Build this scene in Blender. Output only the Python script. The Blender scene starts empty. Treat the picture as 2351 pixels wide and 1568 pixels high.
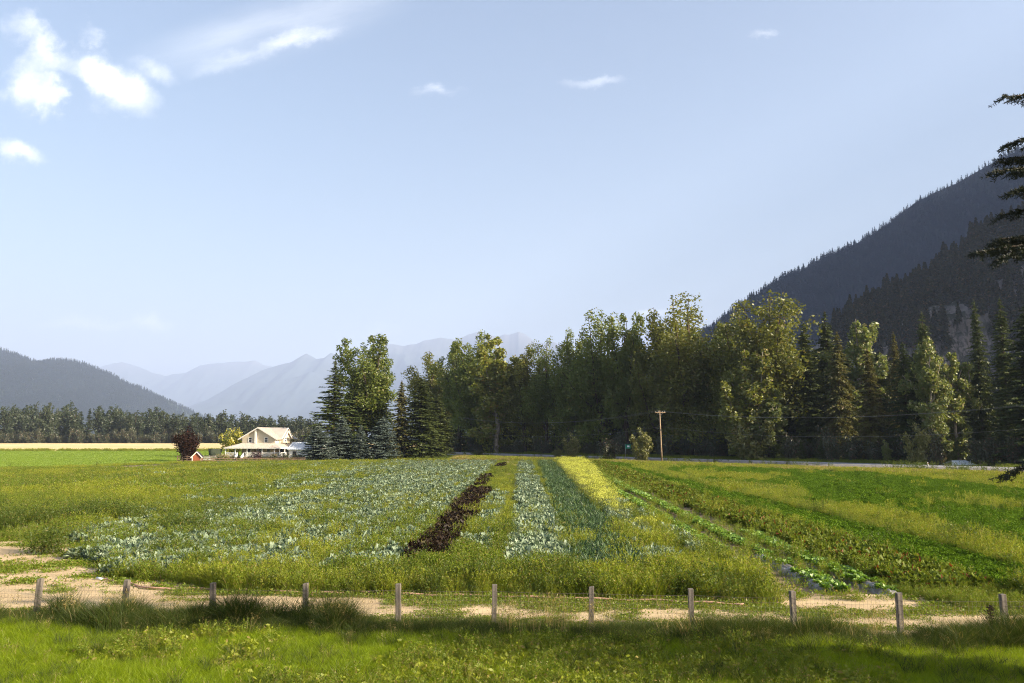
import bpy, math, random
import numpy as np
from mathutils import Vector, Matrix

# ------------------------------------------------------------------ camera, sky, sun, exposure
sc = bpy.context.scene
COL = sc.collection
CAMH, FPX, CX, CY = 5.3, 1829.0, 1175.5, 784.0        # measured on the photograph at 2351 px width
PITCH = math.atan2(1003 - CY, FPX)
cam_d = bpy.data.cameras.new('camera'); cam = bpy.data.objects.new('camera', cam_d); COL.objects.link(cam)
cam.location = (0, 0, CAMH); cam.rotation_euler = (math.pi/2 + PITCH, 0, 0)
cam_d.sensor_width = 36; cam_d.lens = FPX/2351*36; cam_d.clip_start = .1; cam_d.clip_end = 90000
sc.camera = cam
SUN_EL, SUN_AZ = math.radians(23), math.radians(113)
SUN_DIR = Vector((math.cos(SUN_EL)*math.sin(SUN_AZ), math.cos(SUN_EL)*math.cos(SUN_AZ), math.sin(SUN_EL)))
ld = bpy.data.lights.new('sun', 'SUN'); lo = bpy.data.objects.new('sun', ld); COL.objects.link(lo)
ld.energy = 5.0; ld.angle = math.radians(.5); ld.color = (1, .87, .68)
lo.rotation_euler = SUN_DIR.to_track_quat('Z', 'Y').to_euler(); lo.location = (60, -10, 60)
EXPOSURE = 1.87
SKY_STRENGTH = .071
HAZE_DENSITY = .72e-4
sc.view_settings.view_transform = 'Standard'; sc.view_settings.look = 'None'
sc.view_settings.exposure = EXPOSURE; sc.view_settings.gamma = 1; sc.view_settings.use_curve_mapping = False
sc.cycles.use_denoising = True; sc.cycles.denoising_prefilter = 'NONE'; sc.cycles.use_adaptive_sampling = False
sc.cycles.max_bounces = 6; sc.cycles.diffuse_bounces = 2; sc.cycles.glossy_bounces = 2
sc.cycles.transmission_bounces = 4; sc.cycles.volume_bounces = 1; sc.cycles.transparent_max_bounces = 8
sc.cycles.sample_clamp_indirect = 6
sc.cycles.filter_width = 1.1

def pdir(px, py):
    """world direction of a photo pixel (2351 px wide)"""
    u, v = (px - CX)/FPX, -(py - CY)/FPX
    return Vector((u, math.cos(PITCH) - v*math.sin(PITCH), math.sin(PITCH) + v*math.cos(PITCH)))
def gp(px, py, z=0.0):
    d = pdir(px, py); t = (z - CAMH)/d.z
    return Vector((d.x*t, d.y*t, z))
def at(px, py, Y):
    d = pdir(px, py); t = Y/d.y
    return Vector((d.x*t, Y, CAMH + d.z*t))

def yf(x): return 22.2 - .0925*x                      # the line of the wire fence

# ------------------------------------------------------------------ node helpers
class NT:
    def __init__(s, tree): s.t = tree; s.n = tree.nodes; s.l = tree.links
    def node(s, typ, **kw):
        n = s.n.new(typ)
        for k, v in kw.items(): setattr(n, k, v)
        return n
    def setin(s, n, key, v):
        if v is None: return
        if hasattr(v, 'links') or isinstance(v, bpy.types.NodeSocket): s.l.new(v, n.inputs[key])
        else: n.inputs[key].default_value = v
    def math(s, op, a, b=None, c=None, clamp=False):
        n = s.node('ShaderNodeMath', operation=op, use_clamp=clamp)
        s.setin(n, 0, a)
        if b is not None: s.setin(n, 1, b)
        if c is not None: s.setin(n, 2, c)
        return n.outputs[0]
    def vmath(s, op, a, b=None):
        n = s.node('ShaderNodeVectorMath', operation=op)
        s.setin(n, 0, a)
        if b is not None: s.setin(n, 1, b)
        return n.outputs[0]
    def mix(s, f, a, b, blend='MIX'):
        n = s.node('ShaderNodeMix', data_type='RGBA', blend_type=blend)
        s.setin(n, 0, f); s.setin(n, 6, a); s.setin(n, 7, b)
        return n.outputs[2]
    def noise(s, vec, scale, detail=3, rough=.55, out=0):
        n = s.node('ShaderNodeTexNoise'); s.setin(n, 'Vector', vec)
        n.inputs['Scale'].default_value = scale; n.inputs['Detail'].default_value = detail; n.inputs['Roughness'].default_value = rough
        return n.outputs[out]
    def ramp(s, f, lo, hi, a=0.0, b=1.0, smooth=True):
        n = s.node('ShaderNodeMapRange', interpolation_type='SMOOTHSTEP' if smooth else 'LINEAR')
        s.setin(n, 0, f); n.inputs[1].default_value = lo; n.inputs[2].default_value = hi
        n.inputs[3].default_value = a; n.inputs[4].default_value = b
        return n.outputs[0]
def c4(c): return (c[0], c[1], c[2], 1.0)

# ------------------------------------------------------------------ the sky
world = bpy.data.worlds.new('World'); sc.world = world; world.use_nodes = True
W = NT(world.node_tree); W.n.clear()
out = W.node('ShaderNodeOutputWorld'); bg = W.node('ShaderNodeBackground')
sky = W.node('ShaderNodeTexSky', sky_type='NISHITA', sun_disc=False)
sky.sun_elevation = SUN_EL; sky.sun_rotation = SUN_AZ
sky.altitude = 200; sky.air_density = 1.3; sky.dust_density = 5.0; sky.ozone_density = 3.0
tc = W.node('ShaderNodeTexCoord'); gen = tc.outputs['Generated']
sep = W.node('ShaderNodeSeparateXYZ'); W.l.new(gen, sep.inputs[0])
yy = W.math('MAXIMUM', sep.outputs[1], .02)
cmb = W.node('ShaderNodeCombineXYZ')
W.l.new(W.math('DIVIDE', sep.outputs[0], yy), cmb.inputs[0]); W.l.new(W.math('DIVIDE', sep.outputs[2], yy), cmb.inputs[1])
uv = cmb.outputs[0]                                   # plane of the northern sky: x/y, z/y of the sky direction
wob = W.vmath('SUBTRACT', W.noise(uv, 16, 5, .6, 1), (.5, .5, .5))
wob2 = W.vmath('SUBTRACT', W.noise(uv, 60, 6, .65, 1), (.5, .5, .5))
def scaled(v, k): return W.vmath('MULTIPLY', v, (k, k, 0))
uvp = W.vmath('ADD', W.vmath('ADD', uv, scaled(wob, .045)), scaled(wob2, .018))
uvw = W.vmath('ADD', W.vmath('ADD', uv, scaled(wob, .11)), scaled(wob2, .035))
def suv(px, py):
    d = pdir(px, py); return d.x/d.y, d.z/d.y
def blob(px, py, hl, hw, ang, alpha, soft, vec, tex=None, texlo=.35, texhi=.65):
    """a cloud: soft ellipse on the sky plane, ang degrees anticlockwise"""
    u, v = suv(px, py)
    m = W.node('ShaderNodeMapping', vector_type='TEXTURE'); W.l.new(vec, m.inputs[0])
    m.inputs[1].default_value = (u, v, 0); m.inputs[2].default_value = (0, 0, math.radians(ang))
    m.inputs[3].default_value = (hl/FPX*1.06, hw/FPX*1.06, 1)
    ln = W.node('ShaderNodeVectorMath', operation='LENGTH'); W.l.new(m.outputs[0], ln.inputs[0])
    f = W.ramp(ln.outputs[1], 1.0, 1.0 - soft, 0, alpha)
    if tex is not None:
        st = W.node('ShaderNodeMapping', vector_type='TEXTURE'); W.l.new(uv, st.inputs[0])
        st.inputs[2].default_value = (0, 0, math.radians(ang)); st.inputs[3].default_value = (tex[0], tex[1], 1)
        f = W.math('MULTIPLY', f, W.ramp(W.noise(st.outputs[0], 10, 6, .62), texlo, texhi))
    return f
cl = [
    blob(268, 196, 128, 58, -34, 1.0, .85, uvp, (1, 1), .0, .5),
    blob(225, 168, 62, 46, -20, .85, .9, uvp),
    blob(225, 243, 45, 22, -20, .5, .9, uvp, (1, 1)),
    blob(70, 195, 105, 90, -50, .8, .95, uvw, (1.2, 1.2), .2, .6),
    blob(110, 245, 50, 66, 10, .7, .95, uvw, (1, 1), .2, .6),
    blob(105, 110, 150, 56, -36, .7, .95, uvw, (1, 1), .24, .66),
    blob(205, 90, 50, 36, -45, .65, .95, uvw, (1, 1), .28, .7),
    blob(350, 165, 78, 32, -25, .5, .9, uvp, (1, 1), .3, .6),
    blob(45, 352, 74, 30, -10, .8, .95, uvp, (1.6, 1), .1, .5),
    blob(690, 86, 140, 30, 16, 1.0, .95, uvp, (2.2, .7), .26, .62),
    blob(560, 132, 150, 26, 17, .5, .95, uvp, (3, .7), .28, .66),
    blob(620, 70, 420, 95, 15, .42, .95, uv, (4, 1.0), .2, .75),
    blob(1000, 212, 80, 18, 8, .95, .95, uvp, (3, .8), .35, .62),
    blob(1360, 190, 95, 16, 6, .3, .95, uvp, (3, .8), .3, .65),
    blob(1752, 86, 42, 12, 0, .35, .95, uvp, (2, .8), .3, .65),
    blob(345, 740, 62, 26, -15, .35, .95, uvp, (1, 1), .3, .65),
    blob(830, 752, 120, 22, 3, .35, .95, uvp, (2, 1), .35, .65),
    blob(1490, 722, 60, 14, 0, .5, .9, uvp),
    blob(200, 745, 160, 18, 2, .2, .9, uvp, (2, 1), .35, .65),
]
cmask = cl[0]
for c in cl[1:]:
    cmask = W.math('SUBTRACT', W.math('ADD', cmask, c), W.math('MULTIPLY', cmask, c))   # screen
cmask = W.math('MULTIPLY', cmask, W.ramp(sep.outputs[1], .1, .3))
skc = W.mix(1.0, sky.outputs[0], (1.03, .95, .90, 1), 'MULTIPLY')
CLOUD = 7.0
bgcol = W.mix(cmask, skc, (CLOUD, CLOUD*.985, CLOUD*.97, 1))
W.l.new(bgcol, bg.inputs[0]); bg.inputs[1].default_value = SKY_STRENGTH
W.l.new(bg.outputs[0], out.inputs[0])
world.cycles.sampling_method = 'MANUAL'; world.cycles.sample_map_resolution = 512

# ------------------------------------------------------------------ mesh helpers
RNG = np.random.default_rng(7)
random.seed(7)
def tag(o, label=None, cat=None, group=None, kind=None):
    if label: o['label'] = label
    if cat: o['category'] = cat
    if group: o['group'] = group
    if kind: o['kind'] = kind
    return o
def link(name, me, parent=None, loc=None):
    o = bpy.data.objects.new(name, me); COL.objects.link(o)
    if parent: o.parent = parent
    if loc is not None: o.location = loc
    return o
def empty(name, loc, rz=0.0, parent=None):
    o = bpy.data.objects.new(name, None); COL.objects.link(o); o.location = loc; o.rotation_euler = (0, 0, rz)
    o.empty_display_size = .2
    if parent: o.parent = parent
    return o
def polymesh(name, V, k, mat, smooth=False):
    """V: (n*k,3) array of separate k-gons"""
    V = np.asarray(V, dtype=np.float32).reshape(-1, 3); n = len(V)//k
    me = bpy.data.meshes.new(name)
    me.vertices.add(len(V)); me.vertices.foreach_set('co', V.ravel())
    me.loops.add(len(V)); me.loops.foreach_set('vertex_index', np.arange(len(V), dtype=np.int32))
    me.polygons.add(n); me.polygons.foreach_set('loop_start', np.arange(0, n*k, k, dtype=np.int32))
    me.polygons.foreach_set('loop_total', np.full(n, k, dtype=np.int32))
    me.update(calc_edges=True); me.materials.append(mat)
    return me
def gridmesh(name, P, mat, smooth=True):
    """P: (r,c,3) array"""
    r, c = P.shape[:2]
    me = bpy.data.meshes.new(name)
    i = np.arange(r*c).reshape(r, c)
    F = np.stack([i[:-1, :-1], i[:-1, 1:], i[1:, 1:], i[1:, :-1]], -1).reshape(-1, 4)
    me.vertices.add(r*c); me.vertices.foreach_set('co', P.astype(np.float32).ravel())
    me.loops.add(F.size); me.loops.foreach_set('vertex_index', F.astype(np.int32).ravel())
    me.polygons.add(len(F)); me.polygons.foreach_set('loop_start', np.arange(0, F.size, 4, dtype=np.int32))
    me.polygons.foreach_set('loop_total', np.full(len(F), 4, dtype=np.int32))
    me.update(calc_edges=True); me.materials.append(mat)
    if smooth: me.polygons.foreach_set('use_smooth', np.ones(len(F), dtype=bool))
    return me
class MB:
    """collects polygons into one mesh"""
    def __init__(s): s.v = []; s.f = []; s.sm = []
    def poly(s, pts, smooth=False):
        b = len(s.v); s.v += [tuple(p) for p in pts]; s.f.append(tuple(range(b, b+len(pts)))); s.sm.append(smooth)
    def box(s, x0, x1, y0, y1, z0, z1):
        b = len(s.v)
        s.v += [(x0,y0,z0),(x1,y0,z0),(x1,y1,z0),(x0,y1,z0),(x0,y0,z1),(x1,y0,z1),(x1,y1,z1),(x0,y1,z1)]
        for q in ((0,3,2,1),(4,5,6,7),(0,1,5,4),(1,2,6,5),(2,3,7,6),(3,0,4,7)): s.f.append(tuple(b+i for i in q)); s.sm.append(False)
    def bar(s, p, q, w, h=None, up=(0, 0, 1)):
        """rectangular bar from p to q"""
        p, q = Vector(p), Vector(q); h = h or w
        d = (q-p).normalized(); u = Vector(up)
        if abs(d.dot(u)) > .95: u = Vector((0, 1, 0))
        a = d.cross(u).normalized(); c = a.cross(d).normalized()
        b = len(s.v)
        for e in (p, q):
            for sa, sb in ((-1,-1),(1,-1),(1,1),(-1,1)): s.v.append(tuple(e + a*w/2*sa + c*h/2*sb))
        for f in ((0,3,2,1),(4,5,6,7),(0,1,5,4),(1,2,6,5),(2,3,7,6),(3,0,4,7)): s.f.append(tuple(b+i for i in f)); s.sm.append(False)
    def slab(s, pts, t):
        """polygon pts extruded downward by t along its normal"""
        pts = [Vector(p) for p in pts]; n = (pts[1]-pts[0]).cross(pts[2]-pts[0]).normalized()
        if n.z < 0: n = -n; pts = pts[::-1]
        lo = [p - n*t for p in pts]; k = len(pts)
        s.poly(pts); s.poly(lo[::-1])
        for i in range(k): s.poly([pts[i], lo[i], lo[(i+1) % k], pts[(i+1) % k]])
    def tube(s, pts, radii, n=7, cap=True):
        pts = [Vector(p) for p in pts]; rings = []
        for i, p in enumerate(pts):
            d = (pts[min(i+1, len(pts)-1)] - pts[max(i-1, 0)]).normalized()
            a = d.cross(Vector((0, 0, 1)) if abs(d.z) < .9 else Vector((1, 0, 0))).normalized(); c = d.cross(a)
            r = radii[i] if hasattr(radii, '__len__') else radii
            b = len(s.v); rings.append(b)
            for k in range(n):
                t = 2*math.pi*k/n; s.v.append(tuple(p + a*r*math.cos(t) + c*r*math.sin(t)))
        for i in range(len(rings)-1):
            for k in range(n):
                s.f.append((rings[i]+k, rings[i]+(k+1) % n, rings[i+1]+(k+1) % n, rings[i+1]+k)); s.sm.append(True)
        if cap:
            s.f.append(tuple(rings[0]+k for k in range(n))[::-1]); s.f.append(tuple(rings[-1]+k for k in range(n))); s.sm += [False, False]
    def mesh(s, name, mat):
        me = bpy.data.meshes.new(name); me.from_pydata(s.v, [], s.f); me.materials.append(mat)
        me.polygons.foreach_set('use_smooth', s.sm); me.update()
        return me
    def build(s, name, mat, parent=None, loc=None): return link(name, s.mesh(name, mat), parent, loc)

def _hash(ix, iy, seed):
    h = (ix.astype(np.int64)*374761393 + iy.astype(np.int64)*668265263 + seed*1442695041) & 0xffffffff
    h = ((h ^ (h >> 13))*1274126177) & 0xffffffff
    return ((h ^ (h >> 16)) & 0xffff)/65535.0
def vnoise(x, y, scale, seed=0, octs=3):
    x = np.asarray(x, float)/scale; y = np.asarray(y, float)/scale; r = 0; a = 1; t = 0
    for o in range(octs):
        ix, iy = np.floor(x), np.floor(y); fx, fy = x-ix, y-iy
        fx = fx*fx*(3-2*fx); fy = fy*fy*(3-2*fy)
        v = (_hash(ix, iy, seed+o)*(1-fx) + _hash(ix+1, iy, seed+o)*fx)*(1-fy) + (_hash(ix, iy+1, seed+o)*(1-fx) + _hash(ix+1, iy+1, seed+o)*fx)*fy
        r = r + a*v; t += a; a *= .5; x = x*2+17.3; y = y*2-9.1
    return r/t
def sstep(a, b, x): t = np.clip((x-a)/(b-a), 0, 1); return t*t*(3-2*t)

# ------------------------------------------------------------------ materials
def surf(name, col, col2=None, scale=3, rough=.85, bump=0.0, bscale=30, spec=.2, detail=5, lo=.35, hi=.65, metal=0, stretch=(1, 1, 1), coord='Object'):
    m = bpy.data.materials.new(name); m.use_nodes = True; t = NT(m.node_tree); p = t.n['Principled BSDF']
    co = t.node('ShaderNodeTexCoord').outputs[coord]
    mp = t.node('ShaderNodeMapping'); t.l.new(co, mp.inputs[0]); mp.inputs[3].default_value = stretch; v = mp.outputs[0]
    if col2 is not None:
        c = t.mix(t.ramp(t.noise(v, scale, detail, .6), lo, hi), c4(col), c4(col2)); t.l.new(c, p.inputs['Base Color'])
    else: p.inputs['Base Color'].default_value = c4(col)
    p.inputs['Roughness'].default_value = rough; p.inputs['Specular IOR Level'].default_value = spec; p.inputs['Metallic'].default_value = metal
    if bump:
        b = t.node('ShaderNodeBump'); b.inputs['Strength'].default_value = bump; b.inputs['Distance'].default_value = .05
        t.l.new(t.noise(v, bscale, 4, .65), b.inputs['Height']); t.l.new(b.outputs[0], p.inputs['Normal'])
    return m
def leafmat(name, a, b, transl=.4, gloss=.04, third=None, p3=.1, tint=None, posscale=None, rough=.5):
    """leaf or blade: colour varies leaf by leaf and plant by plant"""
    m = bpy.data.materials.new(name); m.use_nodes = True; t = NT(m.node_tree); t.n.clear()
    o = t.node('ShaderNodeOutputMaterial')
    ge = t.node('ShaderNodeNewGeometry'); isl = ge.outputs['Random Per Island']
    oi = t.node('ShaderNodeObjectInfo').outputs['Random']
    f = t.math('ADD', t.math('MULTIPLY', isl, .55), t.math('MULTIPLY', oi, .45))
    c = t.mix(f, c4(a), c4(b))
    if third is not None:
        sel = t.math('FRACT', t.math('MULTIPLY', t.math('ADD', isl, oi), 7.13))
        c = t.mix(t.math('LESS_THAN', sel, p3), c, c4(third))
    if posscale:
        nz = t.noise(ge.outputs['Position'], posscale, 3, .6)
        v = t.ramp(nz, .3, .7, .72, 1.3)
        c = t.mix(1.0, c, t.node('ShaderNodeCombineColor').outputs[0], 'MULTIPLY') if False else t.vmath('MULTIPLY', c, t.vmath('MULTIPLY', (1, 1, 1), _comb(t, v)))
    d = t.node('ShaderNodeBsdfDiffuse'); t.l.new(c, d.inputs[0])
    tr = t.node('ShaderNodeBsdfTranslucent')
    tcn = t.mix(1.0, c, c4(tint or (1.15, 1.1, .6)), 'MULTIPLY'); t.l.new(tcn, tr.inputs[0])
    mx = t.node('ShaderNodeMixShader'); mx.inputs[0].default_value = transl
    t.l.new(d.outputs[0], mx.inputs[1]); t.l.new(tr.outputs[0], mx.inputs[2])
    g = t.node('ShaderNodeBsdfGlossy'); g.inputs['Roughness'].default_value = rough; g.inputs[0].default_value = (1, 1, 1, 1)
    m2 = t.node('ShaderNodeMixShader'); m2.inputs[0].default_value = gloss
    t.l.new(mx.outputs[0], m2.inputs[1]); t.l.new(g.outputs[0], m2.inputs[2]); t.l.new(m2.outputs[0], o.inputs[0])
    return m
def _comb(t, v):
    n = t.node('ShaderNodeCombineXYZ')
    for i in range(3): t.l.new(v, n.inputs[i])
    return n.outputs[0]

M_bark = surf('bark', (.10, .075, .055), (.05, .038, .03), 4, .95, .6, 20, stretch=(1, 1, .25))
M_palebark = surf('pale_bark', (.36, .32, .26), (.17, .14, .11), 3, .9, .4, 18, stretch=(1, 1, .5))

# ================================================================== SETTING
def structure(name, me): return tag(link(name, me), kind='structure')

M_ground = surf('meadow_ground', (.075, .07, .028), (.05, .06, .02), .15, .95)
structure('ground', gridmesh('ground', np.array([[(x, y, 0) for x in np.linspace(-28000, 28000, 15)] for y in np.linspace(-3800, 28500, 10)]), M_ground, False))

def sheet(name, pts, z, mat):
    mb = MB(); mb.poly([(p[0], p[1], z) for p in pts]); return structure(name, mb.mesh(name, mat))

M_soil = surf('field_soil', (.32, .23, .135), (.19, .135, .08), .9, .95, 1.0, 9, detail=9)
fbR = [gp(1262, 1057), gp(2351, 1105)]
dR = (fbR[1]-fbR[0]); fbR2 = fbR[1] + dR*.35
fL = [gp(0, 1080), gp(350, 1066), gp(600, 1058)]
sheet('crop_field', [(-30, 26.5), (45, 26.5), (fbR2.x, fbR2.y), (fbR[0].x, fbR[0].y), (-20, 181), (fL[2].x, fL[2].y-6), (fL[1].x, fL[1].y-7), (fL[0].x, fL[0].y-8), (-95, 92)], .004, M_soil)
M_hay = surf('mown_hay', (.15, .24, .012), (.20, .27, .02), .05, .9, .5, 3, stretch=(.25, 1, 1), lo=.3, hi=.7)
sheet('green_hayfield', [(-500, 60), (fL[0].x, fL[0].y), (fL[1].x, fL[1].y), (fL[2].x, fL[2].y), (-20, 187), (-8, 300), (-500, 300)], .008, M_hay)
M_lawn = surf('lawn_soil', (.05, .07, .015), (.035, .05, .012), 2, .95)
sheet('lawn_ground', [(-30, 6), (30, 6), (30, yf(30)+.6), (-30, yf(-30)+.6)], .006, M_lawn)
# dry dirt: one bumpy sheet, the track behind the fence and its arm to the left
M_dirt = surf('dry_dirt', (.56, .425, .245), (.42, .31, .175), .55, .95, .7, 14, detail=8, stretch=(.6, 1.3, 1))
xs = np.linspace(-34, 30, 161); vs = np.linspace(.25, 24, 60)
X, Vv = np.meshgrid(xs, vs); Y = yf(X) + Vv
Z = .016 + .10*vnoise(X, Y, 1.6, 3, 3)*sstep(.4, 1.4, Vv)*sstep(24, 21, Vv)
keep = (Vv < 6.2 + .8*(vnoise(X, Y, 2, 5)-.5)) | (X < -10.0 - .12*(Y-28))
i = np.arange(X.size).reshape(X.shape); q = np.stack([i[:-1, :-1], i[:-1, 1:], i[1:, 1:], i[1:, :-1]], -1).reshape(-1, 4)
q = q[keep.ravel()[q].all(1)]
P = np.stack([X, Y, Z], -1).reshape(-1, 3)
me = bpy.data.meshes.new('dirt_track'); me.from_pydata(P.tolist(), [], q.tolist()); me.materials.append(M_dirt)
me.polygons.foreach_set('use_smooth', np.ones(len(q), dtype=bool)); me.update()
structure('dirt_track', me)

# ---- ripe wheat: a standing crop one metre high in a strip before the far wood
M_wheat = surf('ripe_wheat', (.56, .42, .19), (.66, .52, .27), .03, .95, .6, 2, stretch=(.15, 1, 1))
xs = np.linspace(-620, 30, 200); ys = np.linspace(301, 566, 60)
X, Y = np.meshgrid(xs, ys); Z = .75 + .25*vnoise(X, Y, 9, 11, 4)
Z[0] = 0; Z[-1] = 0; Z[:, 0] = 0; Z[:, -1] = 0
tag(link('wheat', gridmesh('wheat', np.stack([X, Y, Z], -1), M_wheat)), 'strip of ripe golden wheat in front of the far wood', 'wheat', kind='stuff')

# ---- the road: asphalt on a low gravel bank, with painted lines
M_asph = surf('asphalt', (.30, .30, .31), (.24, .24, .25), 1.2, .75, .2, 40, spec=.4)
M_gravel = surf('road_gravel', (.24, .22, .20), (.15, .14, .125), 3, .95, .6, 20)
M_white = surf('white_paint', (.75, .75, .73), rough=.6); M_yel = surf('yellow_paint', (.65, .42, .05), rough=.6)
rc0, rdir = Vector((77, 124, 0)), Vector((-.615, .788, 0)).normalized(); rn = Vector((rdir.y, -rdir.x, 0))  # rn: away from camera
def rpt(t, o, z): return tuple(rc0 + rdir*t + rn*o + Vector((0, 0, z)))
def strip(name, o0, o1, z, mat, t0=-130, t1=420):
    mb = MB(); n = 40
    for i in range(n):
        a, b = t0+(t1-t0)*i/n, t0+(t1-t0)*(i+1)/n
        mb.poly([rpt(a, o0, z), rpt(a, o1, z), rpt(b, o1, z), rpt(b, o0, z)])
    return structure(name, mb.mesh(name, mat))
mb = MB(); prof = [(-8.5, .01), (-5.2, .52), (5.2, .52), (9.5, .01)]
for (o0, z0), (o1, z1) in zip(prof, prof[1:]):
    mb.poly([rpt(-130, o0, z0), rpt(-130, o1, z1), rpt(420, o1, z1), rpt(420, o0, z0)])
structure('road_bank', mb.mesh('road_bank', M_gravel))
strip('road', -3.7, 3.7, .53, M_asph)
strip('edge_line', -3.45, -3.3, .534, M_white); strip('edge_line', 3.3, 3.45, .534, M_white); strip('centre_line', -.08, .08, .534, M_yel)

# ---- mountains: crest measured on the skyline, a long slope down to the valley
def crestline(pts, Yc, step=3.0, crestnoise=0.0, seed=0):
    px = np.array([p[0] for p in pts], float); py = np.array([p[1] for p in pts], float)
    q = np.arange(px[0], px[-1], step); h = np.interp(q, px, py)
    h = h + crestnoise*(vnoise(q, q*0, 22, seed, 4)-.5)*2
    C = np.array([at(a, b, Yc) for a, b in zip(q, h)])
    return C[:, 0], C[:, 2]
def mountain(name, pts, Yc, Yb, mat, p=1.15, ridge=.16, rscale=400, rows=70, seed=1, crestnoise=1.5, prof=None):
    Xc, Zc = crestline(pts, Yc, 3.0, crestnoise, seed)
    s = np.linspace(0, 1, rows); sb = np.linspace(1, 1.6, 8)[1:]
    Yr = np.concatenate([Yb + (Yc-Yb)*s, Yc + (Yc-Yb)*(sb-1)])
    k = np.concatenate([(s**p if prof is None else prof(s)), 1-(sb-1)*1.6])
    X = np.tile(Xc, (len(Yr), 1)); Y = np.tile(Yr[:, None], (1, len(Xc)))
    Z = k[:, None]*Zc[None, :]
    nz = 1-np.abs(2*vnoise(X, Y*.45, rscale, seed+5, 5)-1)
    Z += (nz-.6)*ridge*Zc[None, :]*(np.clip(k*(1.0-k)*4, 0, 1))[:, None]
    Z = np.maximum(Z, -2)
    return structure(name, gridmesh(name, np.stack([X, Y, Z], -1), mat)), (X, Y, Z)

def mtnmat(name, low, high, rock, zlo, zhi, snow=None, zs=900, scale=.01):
    m = bpy.data.materials.new(name); m.use_nodes = True; t = NT(m.node_tree); p = t.n['Principled BSDF']
    ge = t.node('ShaderNodeNewGeometry'); pos = ge.outputs['Position']
    sp = t.node('ShaderNodeSeparateXYZ'); t.l.new(pos, sp.inputs[0])
    n1 = t.noise(pos, scale, 6, .6)
    z = t.math('ADD', sp.outputs[2], t.math('MULTIPLY', t.math('SUBTRACT', n1, .5), (zhi-zlo)*1.2))
    c = t.mix(t.noise(pos, scale*4, 5, .65), c4(low), c4(high))
    c = t.mix(t.ramp(z, zlo, zhi), c, c4(rock))
    if snow: 
        zz = t.math('ADD', sp.outputs[2], t.math('MULTIPLY', t.math('SUBTRACT', t.noise(pos, scale*2.2, 4, .6), .5), 900))
        c = t.mix(t.ramp(zz, zs, zs+40), c, c4(snow))
    t.l.new(c, p.inputs['Base Color']); p.inputs['Roughness'].default_value = .95; p.inputs['Specular IOR Level'].default_value = .05
    return m
def z1(l): return [(x/3.0, 775.5 + y/3.0) for x, y in l]
def z2(l): return [(685.7 + x*.2986, 734.7 + y*.2986) for x, y in l]
def z4(l): return [((2200 + x*.7203)/1.225, (200 + y*.7203)/1.225) for x, y in l]
M_far = mtnmat('far_range', (.025, .04, .035), (.04, .052, .05), (.10, .10, .10), 1500, 2500, (.55, .55, .56), 2900, .00125)
mountain('far_mountain', z1([(300, 420), (480, 330), (600, 250), (680, 205), (730, 190), (800, 175), (840, 165), (900, 180), (960, 200), (1040, 235), (1130, 262), (1150, 265), (1200, 250), (1290, 235), (1380, 185), (1450, 180), (1550, 170), (1600, 165), (1680, 165), (1760, 155), (1820, 190), (1900, 200), (2000, 240), (2200, 330), (2500, 470)]), 22600, 18800, M_far, rscale=1800, ridge=.3, seed=31, crestnoise=2)
mountain('far_mountain', [(360, 995), (430, 945), (520, 895), (600, 850), (640, 838)] + z1([(2020, 160), (2110, 112), (2180, 150), (2230, 140), (2280, 100), (2340, 130)]) + z2([(400, 285), (600, 235), (690, 185), (800, 195), (900, 185), (960, 155), (1090, 140), (1200, 155), (1300, 115), (1370, 90), (1440, 105), (1520, 130), (1580, 110), (1620, 115), (1690, 90), (1740, 110), (1820, 170), (1900, 180), (1960, 165), (2040, 215), (2200, 300), (2350, 400), (2700, 560), (3300, 800)]), 18000, 13200, M_far, rscale=1400, ridge=.3, seed=12, crestnoise=2.5)
M_hill = mtnmat('wooded_hill', (.012, .022, .012), (.025, .036, .02), (.05, .06, .03), 9000, 9400, None, 0, .01)
_, LH = mountain('wooded_hill', [(-700, 830), (-400, 770), (-200, 770)] + z1([(0, 90), (60, 100), (180, 150), (290, 184), (330, 172), (380, 160), (470, 165), (600, 190), (700, 235), (790, 270), (860, 320), (960, 345), (1080, 410), (1160, 450), (1240, 515), (1330, 600), (1440, 680)]), 6000, 3000, M_hill, rscale=660, ridge=.22, seed=3, crestnoise=1.2)
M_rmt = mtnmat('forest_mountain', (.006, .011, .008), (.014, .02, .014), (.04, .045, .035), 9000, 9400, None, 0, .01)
rm_pts = [(1330, 960), (1480, 850), (1580, 785), (1650, 738), (1700, 700), (1750, 668)] + z4([(0, 808), (100, 768), (200, 713), (300, 668), (370, 625), (430, 585), (520, 513), (600, 473), (680, 438), (760, 393), (850, 343), (944, 298)]) + [(2480, 270), (2700, 190), (3000, 180), (3400, 220)]
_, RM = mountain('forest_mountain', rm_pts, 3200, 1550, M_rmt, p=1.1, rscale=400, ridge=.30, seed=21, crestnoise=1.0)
# unseen ridge added right of the frame, shaped to shade the mountain and its air
xs = np.linspace(400, 4600, 90); ys = np.linspace(-200, 3300, 80); X, Y = np.meshgrid(xs, ys)
Z = np.clip(420 + .42*Y, 0, 1350)*sstep(0, 560, X - .69*Y - 20 - 420*sstep(700, 0, Y))*sstep(-190, 200, Y) - 3 + 70*(vnoise(X, Y, 400, 8)-.5)*sstep(100, 600, X - .69*Y)
structure('unseen_shade_ridge', gridmesh('unseen_shade_ridge', np.stack([X, Y, Z], -1), M_rmt))
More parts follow.
